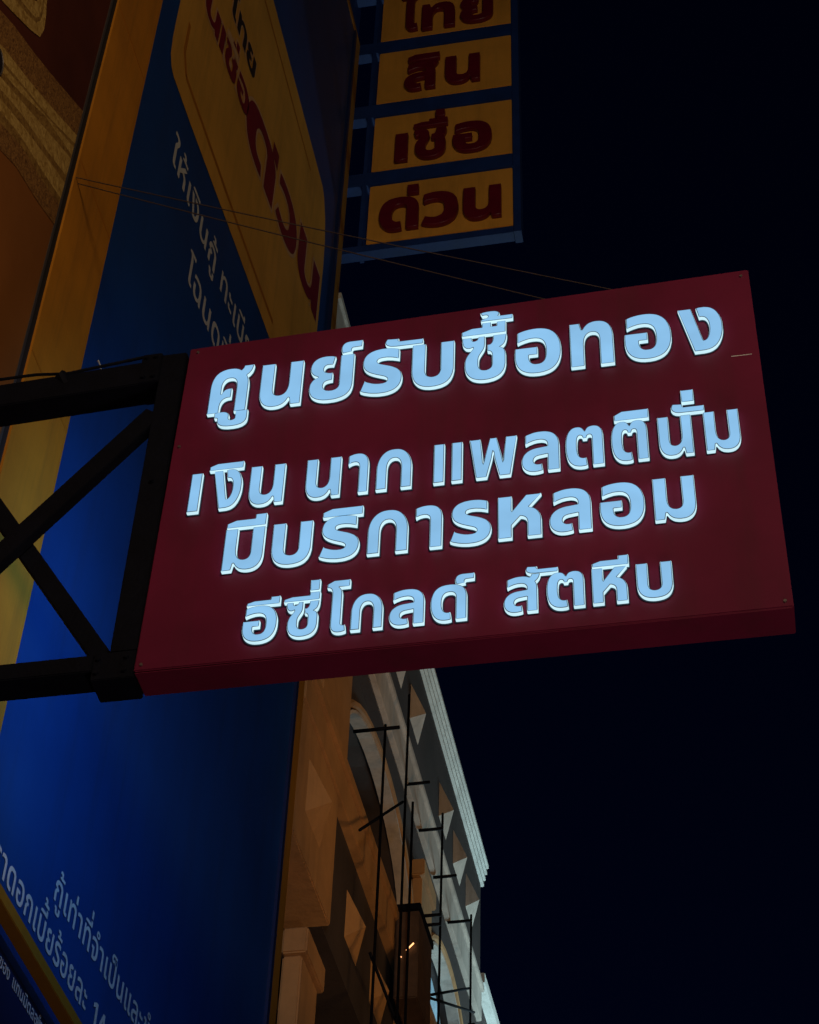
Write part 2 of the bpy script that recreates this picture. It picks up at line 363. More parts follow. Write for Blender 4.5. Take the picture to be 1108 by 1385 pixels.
'Mก': '612;71,2 71,190 73,218 77,234 89,262 111,287 135,303 168,318 163,323 71,356 61,362 61,398 65,426 74,450 85,470 111,499 131,514 151,527 187,543 215,551 243,556 275,559 323,559 359,555 395,547 419,539 439,530 463,516 491,490 512,462 528,426 536,382 537,2 535,0 423,0 417,2 417,350 416,374 412,394 400,418 386,434 375,443 359,451 335,459 303,463 287,463 259,460 243,456 223,447 211,438 198,426 190,414 185,402 183,386 187,382 279,338 281,334 272,282 243,275 227,267 205,246 194,222 189,194 189,2 187,0 75,0',
'Mข': '569;244,-9 192,1 148,21 129,35 106,59 98,71 87,95 78,123 74,159 74,251 78,279 86,303 98,327 149,403 153,415 154,435 153,443 148,453 140,460 132,464 104,464 72,453 50,531 76,543 112,552 136,555 172,555 192,552 216,543 239,527 253,507 261,487 264,467 265,427 261,407 252,383 237,355 214,319 198,287 194,271 192,247 192,175 194,151 203,127 210,115 224,101 236,93 260,85 300,84 312,85 328,90 348,102 356,111 364,123 373,147 374,163 375,547 492,548 494,543 494,159 488,119 478,87 465,63 448,42 416,17 392,6 348,-7 316,-11 268,-11',
'Mค': '630;78,0 76,2 76,366 80,398 89,430 97,450 112,478 138,507 166,527 202,544 250,555 290,559 342,559 382,555 418,547 442,539 478,519 498,502 523,470 538,438 551,390 555,338 555,2 550,0 438,0 436,2 436,350 430,386 423,406 410,426 398,439 386,447 354,459 326,463 306,463 274,459 246,448 226,433 208,410 200,390 194,350 194,242 198,240 208,258 227,278 250,292 286,300 306,302 354,302 356,298 356,214 354,210 310,210 266,203 254,199 234,187 216,170 204,150 196,118 194,98 194,2 190,0',
'Mง': '554;168,0 163,14 3,546 8,548 120,548 123,546 251,118 256,102 260,99 284,101 296,104 316,116 342,142 360,174 370,198 382,246 386,282 386,314 382,350 374,378 361,406 344,427 324,443 296,455 272,458 240,456 232,453 228,454 204,542 212,547 236,552 256,554 300,554 328,551 372,539 404,524 441,494 466,462 477,442 490,410 498,382 502,354 506,318 506,278 498,214 485,170 462,118 434,78 404,49 372,28 336,13 300,5 252,0',
'Mจ': '545;132,1 131,2 131,234 128,237 66,238 64,314 68,318 236,318 240,314 240,98 242,94 244,93 264,93 296,100 312,109 324,118 342,138 354,162 362,186 370,238 370,298 366,342 358,374 350,394 338,414 331,422 316,436 304,443 288,451 260,459 228,463 188,463 136,455 88,440 40,415 38,418 38,514 40,518 68,531 104,543 136,551 200,559 256,559 296,555 332,547 364,536 400,515 420,499 442,474 454,454 466,430 481,382 490,318 490,226 482,174 474,146 465,122 450,94 424,61 392,36 352,17 324,9 272,1',
'Mฉ': '613;220,-8 176,2 156,11 136,23 115,44 95,76 83,112 79,140 79,312 80,313 192,313 194,308 195,172 199,152 210,128 232,106 248,98 260,95 276,92 304,92 324,95 356,106 379,124 393,140 409,172 417,204 419,232 419,328 417,352 413,376 400,408 380,432 368,442 352,450 328,458 308,461 248,463 200,457 172,450 136,437 92,415 89,420 90,516 96,521 116,530 152,541 184,549 236,557 264,559 344,557 372,553 404,545 432,534 448,525 464,514 484,495 497,480 514,452 529,408 536,364 538,332 538,4 536,0 448,0 444,4 443,8 437,60 432,81 428,80 413,56 392,34 372,20 348,6 312,-5 284,-9 244,-10',
'Mช': '574;248,-9 228,-7 192,2 164,13 144,25 128,38 108,61 94,83 87,99 78,131 74,163 74,243 78,275 82,291 98,327 149,403 153,415 154,435 153,443 148,453 140,460 132,464 104,464 72,453 50,531 76,543 112,552 136,555 172,555 192,552 216,543 239,527 253,507 261,487 264,467 265,427 261,407 252,383 237,355 214,319 199,287 193,251 194,159 202,131 212,115 224,102 248,89 260,86 276,84 304,84 316,85 340,93 352,101 361,111 373,131 380,163 380,307 377,323 370,339 360,351 344,360 328,364 312,365 310,367 310,431 336,433 348,437 364,446 368,451 377,463 385,483 389,503 393,547 396,548 508,548 510,543 509,511 500,467 493,447 480,427 472,418 460,409 438,399 440,394 448,392 464,384 481,367 493,343 497,323 498,147 492,115 481,83 469,63 448,37 420,17 396,5 352,-7 320,-11 272,-11',
'Mด': '625;232,-8 212,-5 184,2 164,11 140,26 124,41 107,60 91,84 79,112 63,168 59,192 54,248 55,312 59,352 67,392 75,420 94,460 116,490 136,510 152,521 192,542 236,553 264,557 340,559 392,553 436,541 460,530 480,517 508,491 522,472 532,452 541,428 545,408 549,376 549,4 548,1 544,0 432,1 431,4 431,356 429,380 425,396 417,416 410,428 396,442 384,449 364,457 344,461 304,463 268,458 236,445 220,433 203,412 188,380 179,344 174,292 175,232 183,180 191,152 207,124 222,108 244,94 272,87 304,87 333,92 337,76 346,4 336,-1 320,-5 292,-9 252,-10',
'Mต': '645;240,-8 220,-5 188,3 164,14 144,27 117,52 102,72 91,92 78,124 66,172 58,240 58,332 62,376 70,420 78,448 90,476 107,504 132,530 152,542 168,549 200,557 244,557 276,549 292,541 300,534 313,520 324,501 328,504 339,524 348,534 364,544 388,553 420,558 456,557 480,553 504,544 528,529 540,516 549,504 561,476 569,436 570,4 568,0 456,0 452,1 450,4 450,404 449,424 441,444 432,453 424,458 412,461 392,461 372,454 364,446 358,436 350,408 296,407 285,440 276,450 264,458 252,461 240,461 224,457 208,443 194,420 186,392 178,332 178,256 182,200 186,176 195,148 202,132 216,114 232,99 248,91 280,84 312,84 340,90 342,88 345,76 354,4 344,-2 332,-5 304,-9 264,-10',
'Mถ': '613;171,-8 135,2 119,10 107,20 90,40 81,60 78,72 75,96 75,196 77,224 86,252 98,272 115,288 135,302 169,316 172,320 62,360 61,364 61,408 65,428 73,448 93,480 123,509 163,533 183,542 207,549 259,558 347,557 391,548 435,533 467,514 491,492 507,472 519,452 532,416 537,376 537,4 535,0 423,0 419,4 419,360 412,396 407,408 397,424 383,438 371,446 355,454 327,461 287,463 267,461 247,457 235,453 215,442 193,420 186,404 183,388 187,382 283,336 275,284 271,281 243,277 231,273 211,261 201,248 197,240 194,228 192,208 192,116 194,100 203,86 219,79 247,78 267,83 269,80 281,8 263,-1 227,-9 191,-10',
'Mท': '626;83,0 81,2 81,546 83,548 163,548 167,546 182,470 187,461 191,463 205,490 215,501 239,523 275,544 299,551 319,555 347,558 375,558 423,552 459,539 491,519 508,502 527,474 540,442 548,406 551,378 551,2 547,0 435,0 432,2 432,354 428,382 416,414 399,435 387,443 367,451 347,455 319,456 291,451 279,447 259,436 243,423 222,394 214,378 205,350 200,306 200,2 195,0',
'Mน': '629;230,-8 210,-5 182,3 158,14 138,28 120,44 108,60 93,88 85,112 80,136 76,176 76,544 78,548 190,548 194,547 195,544 196,176 201,156 207,140 226,115 238,106 254,99 270,94 290,92 330,95 354,103 366,110 382,122 394,136 406,156 415,176 423,208 427,244 427,544 430,548 542,548 546,544 546,4 542,0 454,0 449,24 443,80 438,82 434,79 423,60 401,36 386,23 358,7 334,-2 290,-9 250,-10',
'Mบ': '619;266,-9 242,-7 206,2 178,13 150,29 130,47 116,63 104,83 88,119 80,151 76,195 76,547 78,548 194,547 195,195 196,175 201,155 209,135 216,123 234,105 246,98 266,90 294,85 326,85 362,93 386,106 399,119 407,131 419,159 423,179 424,207 425,547 542,548 544,543 543,187 535,135 523,99 511,75 499,59 485,43 458,21 434,9 398,-3 342,-11 290,-11',
'Mป': '620;266,-9 242,-7 206,2 178,13 150,29 130,47 116,63 104,83 88,119 80,151 76,195 76,547 78,548 194,547 195,195 196,175 201,155 209,135 216,123 234,105 246,98 270,89 294,85 326,85 362,93 386,106 402,123 415,147 423,179 424,743 430,745 542,745 544,743 544,211 539,151 526,107 511,75 490,47 458,21 434,9 398,-3 342,-11 290,-11',
'Mม': '630;334,-8 314,-5 286,2 258,15 246,22 230,35 217,48 205,64 195,84 190,87 187,84 186,76 179,12 178,4 174,0 86,0 84,4 84,544 86,548 202,547 203,544 203,244 205,220 212,184 221,160 233,140 258,114 286,100 302,95 326,92 362,94 378,99 394,107 409,120 419,132 427,148 431,164 435,192 435,544 438,548 550,548 554,544 554,172 551,140 544,104 539,92 528,68 511,44 482,19 466,10 438,-1 398,-9 354,-10',
'Mย': '608;248,-9 220,-6 184,2 160,10 136,22 112,39 90,63 79,83 71,103 64,143 64,179 67,203 74,227 82,243 100,265 116,276 132,285 152,291 154,295 124,310 96,329 78,351 70,367 63,395 62,427 66,455 80,487 92,505 120,529 152,545 180,552 216,556 248,556 288,552 308,548 329,539 312,467 308,456 268,464 240,464 220,460 204,452 194,443 186,431 182,415 182,383 186,371 200,354 220,341 244,334 284,330 304,330 306,327 306,255 304,252 280,252 244,248 220,240 208,233 198,223 190,211 186,195 184,167 187,147 194,127 204,113 224,97 252,87 288,82 308,82 340,85 356,89 372,97 390,111 397,119 405,135 413,167 414,547 416,548 532,547 533,543 533,187 529,139 521,107 512,83 497,59 472,33 448,18 420,6 372,-6 336,-10 276,-11',
'Mร': '503;199,-9 171,-7 111,6 63,21 39,33 37,35 71,127 135,102 183,90 223,85 271,85 307,94 327,105 335,113 345,131 347,147 345,163 337,179 327,188 311,200 267,220 195,245 147,266 107,289 80,315 70,327 59,347 50,379 48,423 50,439 54,455 70,487 99,516 131,535 179,551 231,559 287,560 335,556 359,552 407,539 423,532 431,527 431,435 427,433 411,440 375,451 311,464 291,465 231,464 211,459 187,448 174,435 169,427 166,411 169,395 174,387 187,373 199,365 235,349 319,319 355,304 399,280 415,268 433,251 452,223 461,199 464,183 465,135 457,99 444,71 433,55 419,40 395,22 363,6 335,-3 283,-11 227,-11',
'Mล': '585;186,-8 166,-5 138,3 106,19 82,39 61,68 49,100 44,136 45,168 49,192 61,224 76,248 106,277 134,294 170,309 198,317 242,325 390,337 392,340 391,384 387,404 379,424 361,444 354,449 338,457 298,465 246,465 194,456 146,441 118,429 94,416 90,420 90,516 98,521 118,530 166,545 202,553 234,557 314,559 338,557 394,545 414,537 434,526 454,510 466,498 480,480 491,460 504,420 507,400 509,376 509,4 506,0 394,0 392,4 392,244 390,246 286,237 242,230 206,218 181,200 168,180 163,156 165,128 169,116 177,104 186,95 198,87 222,79 258,76 282,79 302,84 307,72 317,8 314,3 302,-1 254,-9 210,-10',
'Mษ': '657;270,-9 230,-3 202,5 174,17 154,29 138,41 120,59 104,83 93,107 81,151 76,199 76,547 78,548 194,547 195,191 196,175 201,155 208,139 218,123 230,110 242,101 274,89 294,85 330,85 350,87 378,93 402,106 415,119 427,139 435,159 439,187 440,219 438,223 362,223 338,226 314,234 290,250 274,271 264,299 264,343 273,371 278,379 282,381 358,367 359,363 355,347 356,327 366,311 374,306 382,305 438,305 440,307 441,547 446,548 558,547 559,543 559,307 562,305 618,305 620,303 620,227 618,223 562,223 559,219 559,195 555,159 550,135 539,103 523,71 510,55 482,29 462,17 438,6 390,-6 338,-11',
'Mส': '587;186,-8 166,-5 138,3 106,19 82,39 61,68 49,100 44,136 45,168 49,192 61,224 76,248 106,277 134,294 170,309 198,317 242,325 390,337 392,340 391,384 387,404 379,424 361,444 354,449 338,457 298,465 246,465 194,456 146,441 118,429 94,416 90,420 90,516 98,521 118,530 166,545 202,553 242,558 334,557 374,549 414,532 426,542 435,552 439,560 446,584 550,584 553,580 551,560 544,536 535,520 514,494 494,479 481,472 499,436 503,420 508,388 509,4 506,0 394,0 392,4 392,244 390,246 286,237 242,230 206,218 181,200 168,180 163,156 165,128 169,116 177,104 186,95 198,87 222,79 258,76 282,79 302,84 307,72 317,8 314,3 302,-1 254,-9 210,-10',
'Mห': '604;86,0 84,2 84,546 86,548 198,548 202,546 202,330 206,328 406,548 538,547 539,546 537,542 519,522 389,386 390,382 422,376 446,366 478,347 500,326 512,310 528,278 536,250 540,222 541,2 538,0 426,0 422,2 422,186 420,214 416,230 404,254 394,266 378,279 350,292 310,299 257,246 203,186 202,2 198,0',
'Mอ': '583;240,-9 216,-6 184,2 148,17 120,37 100,59 86,79 67,123 56,179 54,247 59,315 64,317 280,317 284,315 284,239 280,236 173,235 172,195 174,175 179,151 186,131 195,115 212,97 236,85 252,82 272,80 308,82 336,90 362,107 374,119 386,139 397,171 405,219 407,275 405,311 401,343 393,375 378,407 356,432 332,448 312,455 292,460 268,463 232,463 184,456 124,439 80,418 77,423 77,519 92,528 128,540 160,548 204,556 252,560 284,560 328,556 380,543 420,524 457,495 477,471 490,451 505,419 513,395 525,335 529,267 526,211 521,179 509,131 489,87 466,55 436,29 416,17 392,5 348,-6 300,-11',
'Mะ': '348;129,56 109,59 81,71 61,88 48,108 40,132 40,164 48,192 57,211 81,209 145,200 148,196 143,176 145,156 153,143 165,139 301,138 305,136 305,56 301,54 145,54;129,336 109,339 81,351 61,368 48,388 40,412 40,444 48,472 57,491 81,489 145,480 148,476 143,456 145,436 153,423 165,419 301,418 305,416 305,336 301,334 145,334',
'Mั': '0;-254,632 -282,638 -310,654 -323,668 -334,688 -340,712 -339,736 -331,768 -322,785 -234,773 -232,768 -236,748 -234,732 -227,720 -218,714 -202,712 30,712 34,708 34,632 30,630 -234,630',
'Mา': '420;229,0 226,2 226,382 223,406 218,422 209,437 193,451 173,459 149,463 117,463 89,459 61,451 17,431 15,434 15,526 17,531 29,536 81,551 137,559 189,559 221,555 261,544 289,528 306,514 318,498 326,486 335,466 342,438 345,406 345,2 341,0',
'Mำ': '420;227,0 225,2 225,390 220,418 209,438 199,447 175,459 151,463 115,463 87,459 51,448 19,432 15,434 15,526 19,532 39,540 99,555 139,559 187,559 239,551 271,539 299,520 321,494 336,462 345,414 345,2 339,0;-205,610 -229,616 -253,629 -270,646 -281,666 -286,686 -286,718 -278,742 -265,762 -249,776 -237,783 -213,791 -185,795 -153,795 -129,791 -105,783 -85,771 -68,754 -55,726 -53,710 -55,678 -60,662 -67,650 -89,628 -101,621 -121,613 -153,607 -185,607;-190,662 -177,659 -153,661 -141,666 -129,678 -124,690 -123,710 -127,722 -141,736 -157,742 -177,743 -193,740 -201,735 -210,726 -214,718 -217,706 -215,686 -204,670',
'Mิ': '0;-523,630 -525,632 -525,680 -439,717 -87,718 -85,716 -85,632 -87,630',
'Mี': '0;-523,630 -525,632 -525,680 -439,717 -191,718 -189,720 -189,788 -187,793 -85,792 -83,684 -85,632 -87,630',
'Mื': '0;-523,630 -525,632 -525,680 -507,688 -439,717 -319,718 -317,720 -317,788 -315,793 -235,793 -233,788 -233,720 -231,718 -171,718 -167,720 -165,792 -163,793 -87,793 -85,792 -84,632 -87,630',
'Mู': '0;-265,-263 -285,-260 -313,-251 -333,-240 -355,-219 -363,-203 -367,-191 -368,-151 -372,-139 -381,-133 -397,-134 -401,-131 -407,-75 -405,-71 -381,-66 -337,-64 -321,-66 -297,-75 -284,-87 -275,-103 -272,-123 -271,-167 -266,-179 -257,-188 -249,-191 -221,-194 -209,-192 -198,-187 -187,-175 -185,-167 -183,-159 -183,-71 -181,-67 -85,-67 -83,-71 -84,-179 -92,-207 -105,-226 -121,-241 -133,-248 -169,-260 -209,-265',
'Mเ': '318;185,-8 157,-1 141,6 126,16 111,32 103,44 95,64 91,84 91,544 93,548 205,548 209,547 210,544 211,108 217,93 221,88 233,82 257,81 281,86 285,84 297,8 277,-1 241,-9 205,-10',
'Mแ': '604;185,-8 157,-1 141,6 126,16 111,32 103,44 95,64 91,84 91,544 93,548 205,548 209,547 210,544 211,108 217,93 221,88 233,82 257,81 281,86 285,84 297,8 277,-1 241,-9 205,-10;473,-8 457,-5 433,3 409,20 395,36 388,48 379,76 378,92 378,544 381,548 493,548 497,544 497,112 499,100 504,92 517,83 545,82 569,86 571,84 583,8 565,-1 525,-9 489,-10',
'Mโ': '328;202,-8 186,-5 162,3 138,19 125,36 113,60 108,92 108,628 104,668 100,684 92,700 74,721 62,729 42,736 14,740 12,744 13,788 98,828 358,828 360,824 360,744 358,740 178,740 175,736 193,720 207,700 219,672 224,644 226,616 226,112 229,100 234,92 246,83 274,82 298,86 301,84 313,12 313,8 310,6 278,-5 242,-10',
'Mใ': '313;183,-8 163,-5 143,2 123,14 113,24 106,32 95,52 89,68 86,92 86,508 90,532 102,560 121,588 161,636 176,660 183,684 183,700 181,712 171,727 159,737 147,742 127,746 99,746 71,742 47,733 23,722 21,724 21,812 27,817 63,830 107,838 163,839 187,837 219,829 247,817 270,800 287,780 299,752 304,724 304,700 301,676 291,648 268,608 217,540 210,524 205,500 205,108 211,94 219,86 227,82 251,81 275,86 279,85 292,8 271,-2 235,-9 199,-10',
'Mไ': '325;203,-8 187,-5 163,3 143,16 131,28 122,40 115,56 110,76 107,100 107,624 111,660 122,692 134,712 158,736 155,740 -5,740 -6,744 15,816 19,827 23,828 315,828 318,824 318,744 315,740 295,738 279,732 259,720 250,712 239,696 234,684 230,668 226,636 226,116 230,100 234,92 247,83 275,82 299,87 305,68 314,8 295,-1 255,-9 219,-10',
'M็': '0;-219,620 -243,627 -255,634 -267,645 -279,662 -283,660 -327,622 -331,621 -359,622 -379,626 -407,638 -426,652 -439,665 -449,680 -456,696 -461,716 -461,756 -456,776 -448,796 -437,812 -419,828 -399,840 -375,848 -351,852 -103,852 -101,848 -101,788 -103,785 -331,785 -347,780 -355,776 -364,768 -369,760 -372,752 -374,736 -372,716 -367,705 -359,695 -351,690 -339,688 -331,689 -283,733 -263,733 -256,712 -243,694 -231,686 -211,685 -203,686 -190,696 -182,716 -182,732 -179,736 -103,736 -99,732 -99,712 -102,688 -110,664 -123,645 -135,635 -159,623 -187,618',
'M่': '0;-198,630 -200,632 -199,848 -198,849 -90,849 -87,844 -87,632 -90,630',
'M้': '0;-371,629 -374,631 -374,675 -323,694 -302,711 -293,727 -293,747 -297,755 -307,764 -315,766 -331,765 -355,757 -360,763 -377,815 -375,819 -367,825 -343,836 -299,844 -271,844 -239,836 -220,823 -206,807 -202,799 -198,787 -196,771 -195,759 -199,739 -211,715 -207,712 -59,712 -58,711 -57,631 -59,629',
}



def loops(key):
    if key == 'Bเ':
        return [[(0, 0), (150, 0), (150, 548), (0, 548)]], 230
    if key == 'Bแ':
        return [[(0, 0), (150, 0), (150, 548), (0, 548)], [(255, 0), (405, 0), (405, 548), (255, 548)]], 480
    if key == 'Bก':
        arc = lambda rx, ry, cy, a: (317 + rx * math.cos(a) * abs(math.cos(a)) ** -.15 if abs(math.cos(a)) > 1e-6 else 317, cy + ry * math.sin(a))
        o = [arc(257, 262, 300, math.pi * (1 - k / 20)) for k in range(21)]
        i = [arc(104, 140, 290, math.pi * k / 16) for k in range(17)]
        return [[(60, 0)] + o + [(574, 0), (421, 0)] + i + [(213, 0)]], 634
    if key == 'M4':
        return [[(250, 0), (345, 0), (345, 120), (420, 120), (420, 210), (345, 210), (345, 680), (235, 680), (30, 215), (30, 120), (250, 120)], [(130, 210), (250, 210), (250, 500)]], 450
    if key == 'M1':
        return [[(150, 0), (260, 0), (260, 680), (165, 680), (30, 590), (30, 480), (150, 545)]], 340
    if key == 'M(':
        return [[(250, 720), (150, 720), (70, 540), (50, 300), (70, 60), (150, -120), (250, -120), (175, 60), (150, 300), (175, 540)]], 280
    a = GLYPHS[key].split(';')
    return [[tuple(map(float, p.split(','))) for p in l.split(' ')] for l in a[1:]], float(a[0])


def spline_mesh(lps, depth=0., bevel=0., offset=0., steps=0):
    c = bpy.data.curves.new("outline", 'CURVE')
    c.dimensions = '2D'
    c.fill_mode = 'BOTH' if depth else 'FRONT'
    for lp in lps:
        sp = c.splines.new('POLY')
        sp.points.add(len(lp) - 1)
        for p, q in zip(sp.points, lp):
            p.co = (q[0], q[1], 0, 1)
        sp.use_cyclic_u = True
    c.extrude = depth / 2
    c.bevel_depth = bevel
    c.bevel_resolution = steps
    c.offset = offset
    o = bpy.data.objects.new("outline", c)
    COL.objects.link(o)
    dg = bpy.context.evaluated_depsgraph_get()
    me = bpy.data.meshes.new_from_object(o.evaluated_get(dg))
    bpy.data.objects.remove(o)
    bpy.data.curves.remove(c)
    me.materials.clear()
    return me


def rot_front(me, y):   # local x,y,z -> X, Z, -Y : faces the viewer down the street
    me.transform(Matrix(((1, 0, 0, 0), (0, 0, -1, y), (0, 1, 0, 0), (0, 0, 0, 1))))


def rot_side(me, x):    # local x,y,z -> Y, Z, X : lies on the facade
    me.transform(Matrix(((0, 0, 1, x), (1, 0, 0, 0), (0, 1, 0, 0), (0, 0, 0, 1))))


def fit(key, x0, x1, z0, z1, full=False):
    """scale a glyph to the box x0..x1 and the x-height band z0..z1 (full: its own bounding box)"""
    lp, _ = loops(key)
    xs = [p[0] for l in lp for p in l]
    ys = [p[1] for l in lp for p in l]
    a, b = min(xs), max(xs)
    lo, hi = (min(ys), max(ys)) if full else (0., 552.)
    return [[(x0 + (x - a) / (b - a) * (x1 - x0), z0 + (y - lo) / (hi - lo) * (z1 - z0)) for x, y in l] for l in lp]


XF = -3.028      # the plane of the shop fronts
YS = 4.835       # front face of the projecting sign
# ================================================================== ground and street
G = -1.6
struct(MB().box(-400, 400, -400, 800, G - .5, G - .15).build("ground", M['asphalt']))
struct(MB().box(1.2, 11, -60, 120, G - .15, G - .146).build("road", M['asphalt']))
pv = MB()
pv.box(XF - 1, 1.0, -60, 120, G - .146, G)
struct(pv.build("pavement", M['conc']))
struct(MB().box(1.0, 1.2, -60, 120, G - .146, G + .004).build("kerb", M['conc']))
ml = MB()
for k in range(18):
    ml.box(5.9, 6.05, -30 + 6 * k, -27 + 6 * k, G - .142, G - .138)
struct(ml.build("road_marking", M['paint']))

# ================================================================== projecting lightbox sign
sign = thing("projecting_sign", "maroon box sign with glowing pale blue Thai letters, held out on a black steel bracket", "sign", (-.9, YS + .07, 4.26))
c0, c1, c2, c3 = (-1.985, 4.266), (.221, 4.261), (.23, 5.989), (-1.97, 5.93)
b = MB()
b.xz([c0, c1, c2, c3], YS, YS + .138)
b.build("cabinet", M['maroon'], sign, .004)
# folded lip seams along the bottom edge
b = MB()
b.box(-1.98, .216, YS + .004, YS + .02, 4.2575, 4.2605)
b.build("edge_seam", M['maroon'], sign)
for x, z in [(.195, 4.285), (-1.95, 5.36), (-1.935, 5.9), (.2, 5.95), (-1.96, 4.29)]:
    MB().tube([(x, YS - .006, z), (x, YS + .01, z)], .0055, 10).build("rivet", M['screw'], sign)
MB().box(.125, .2, YS - .0015, YS + .002, 5.497, 5.5).build("scratch", M['white'], sign)


def sign_letter(key, x0, x1, z0, z1, full=False):
    lp = fit(key, x0, x1, z0, z1, full)
    cx = sum(p[0] for l in lp for p in l) / sum(len(l) for l in lp)
    me = spline_mesh(lp, .0105, .0036, -.0036, 1)
    for m in (M['face'], M['side'], M['trim']):
        me.materials.append(m)
    for p in me.polygons:
        n = p.normal
        p.material_index = 0 if n.z > .985 else (2 if n.z > .75 else 1)
    rot_front(me, YS - .0125)
    o = link("letter", me, sign)
    bk = spline_mesh(lp, .004, 0, .0008 if key in ('Bล', 'Bม', 'Bส') else .0035)
    bk.materials.append(M['backing'])
    rot_front(bk, YS - .002)
    link("letter_backing", bk, o)


LINES = [
    (lambda x: 5.503 + .013 * (x + 1.8), .247, [('ศ', -1.854, -1.689), ('น', -1.655, -1.49), ('ย', -1.46, -1.29), ('ร', -1.26, -1.1), ('บ', -1.064, -.901), ('ซ', -.871, -.7), ('อ', -.67, -.495), ('ท', -.46, -.298), ('อ', -.257, -.083), ('ง', -.051, .108)]),
    (lambda x: 4.983 + .008 * (x + 1.8), .2, [('เ', -1.875, -1.833), ('ง', -1.789, -1.678), ('น', -1.649, -1.519), ('น', -1.438, -1.31), ('า', -1.283, -1.207), ('ก', -1.177, -1.048), ('แ', -.968, -.864), ('พ', -.838, -.666), ('ล', -.65, -.514), ('ต', -.492, -.357), ('ต', -.329, -.2), ('น', -.162, -.043), ('ม', 0., .123)]),
    (lambda x: 4.667 + .012 * (x + 1.8), .203, [('ม', -1.715, -1.569), ('บ', -1.54, -1.396), ('ร', -1.366, -1.224), ('ก', -1.195, -1.052), ('า', -1.026, -.931), ('ร', -.903, -.759), ('ห', -.735, -.583), ('ล', -.557, -.411), ('อ', -.382, -.228), ('ม', -.197, -.054)]),
    (lambda x: 4.328 + .01 * (x + 1.6), .157, [('อ', -1.613, -1.492), ('ซ', -1.463, -1.348), ('โ', -1.325, -1.245), ('ก', -1.236, -1.127), ('ล', -1.105, -.985), ('ด', -.964, -.841), ('ส', -.717, -.593), ('ต', -.573, -.447), ('ห', -.421, -.304), ('บ', -.274, -.155)]),
]
for base, h, ls in LINES:
    for ch, a, e in ls:
        z = base((a + e) / 2)
        sign_letter('B' + ch, a, e, z, z + h)
MARKS = [
('Bู', -1.824, -1.692, 5.421, 5.508), ('B์', -1.344, -1.262, 5.762, 5.830), ('Bั', -1.172, -1.023, 5.764, 5.814),
('Bื', -0.873, -0.703, 5.773, 5.840), ('B้', -0.802, -0.676, 5.848, 5.907), ('Bิ', -1.809, -1.680, 5.187, 5.222),
('Bิ', -0.315, -0.191, 5.203, 5.251), ('Bั', -0.110, 0.007, 5.206, 5.256), ('B่', -0.071, -0.026, 5.262, 5.325),
('Bี', -1.713, -1.569, 4.877, 4.936), ('Bิ', -1.362, -1.217, 4.877, 4.919), ('Bี', -1.605, -1.488, 4.489, 4.525),
('Bี', -1.474, -1.348, 4.489, 4.526), ('B่', -1.385, -1.351, 4.532, 4.582), ('B์', -0.882, -0.816, 4.49, 4.538),
('Bั', -0.642, -0.533, 4.502, 4.538), ('Bี', -0.419, -0.296, 4.502, 4.547)]
for k, a, e, za, zb in MARKS:
    sign_letter(k, a, e, za, zb, True)


# ================================================================== its steel bracket
br = thing("sign_bracket", "black steel wall bracket with crossed braces carrying the maroon sign", "bracket", (XF, YS + .07, 4.2))
y0, y1 = YS + .012, YS + .126
MB().box(-2.088, -1.988, y0, y1, 4.372, 5.93).build("post", M['steel'], br, .004)
MB().box(-3.0, -2.9, y0, y1, 4.1, 6.0).build("post", M['steel'], br, .004)
MB().xz([(-2.9, 5.735), (-2.088, 5.775), (-2.088, 5.905), (-2.9, 5.865)], y0, y1).build("beam", M['steel'], br, .004)
MB().box(-2.17, -2.0885, y0 - .004, y1 + .004, 5.772, 5.94).build("end_plate", M['steel'], br, .003)
MB().box(-2.9, -2.14, y0, y1, 4.296, 4.37).build("beam", M['steel'], br, .004)
MB().box(-2.139, -1.988, y0 - .004, y1 + .004, 4.25, 4.371).build("end_plate", M['steel'], br, .003)


def brace(p, q, w, ya, yb):
    d = Vector((q[0] - p[0], q[1] - p[1]))
    n = Vector((-d.y, d.x)).normalized() * w / 2
    MB().xz([(p[0] + n.x, p[1] + n.y), (p[0] - n.x, p[1] - n.y), (q[0] - n.x, q[1] - n.y), (q[0] + n.x, q[1] + n.y)], ya, yb).build("brace", M['steel'], br, .003)


brace((-2.085, 5.6), (-2.9, 4.5), .085, y0 + .004, y0 + .05)
brace((-2.115, 4.372), (-2.9, 5.56), .07, y0 + .055, y0 + .1)
b = MB()
for k in range(4):
    z = 4.3 + k * .5
    b.box(-3.028, -3.0, y0 - .05, y1 + .05, z, z + .16)
b.build("wall_plate", M['steel'], br)
for x, z in [(-2.15, 5.915), (-2.15, 5.8), (-2.11, 5.915), (-2.11, 5.8), (-2.12, 4.34), (-2.12, 4.28), (-2.02, 4.34), (-2.02, 4.28), (-2.04, 5.2)]:
    MB().tube([(x, y0 - .004, z), (x, y0 - .016, z)], .009, 6).build("bolt", M['steel'], br)
b = MB()
b.tube([(-2.48, YS + .03, 5.84), (-2.5, YS + .01, 5.88), (-2.52, YS + .03, 5.872), (-2.56, YS + .05, 5.865)], .022, 7)
b.tube([(-2.44, YS + .03, 5.83), (-2.42, YS + .02, 5.882), (-2.40, YS + .05, 5.872)], .008, 6)
b.build("cable_tie", M['steel'], br)
MB().tube([(-2.345, YS + .05, 5.86), (-2.352, YS + .03, 5.93), (-2.372, YS + .04, 5.98), (-2.385, YS + .06, 6.0)], .003, 6).build("loose_wire", M['wirewhite'], br)

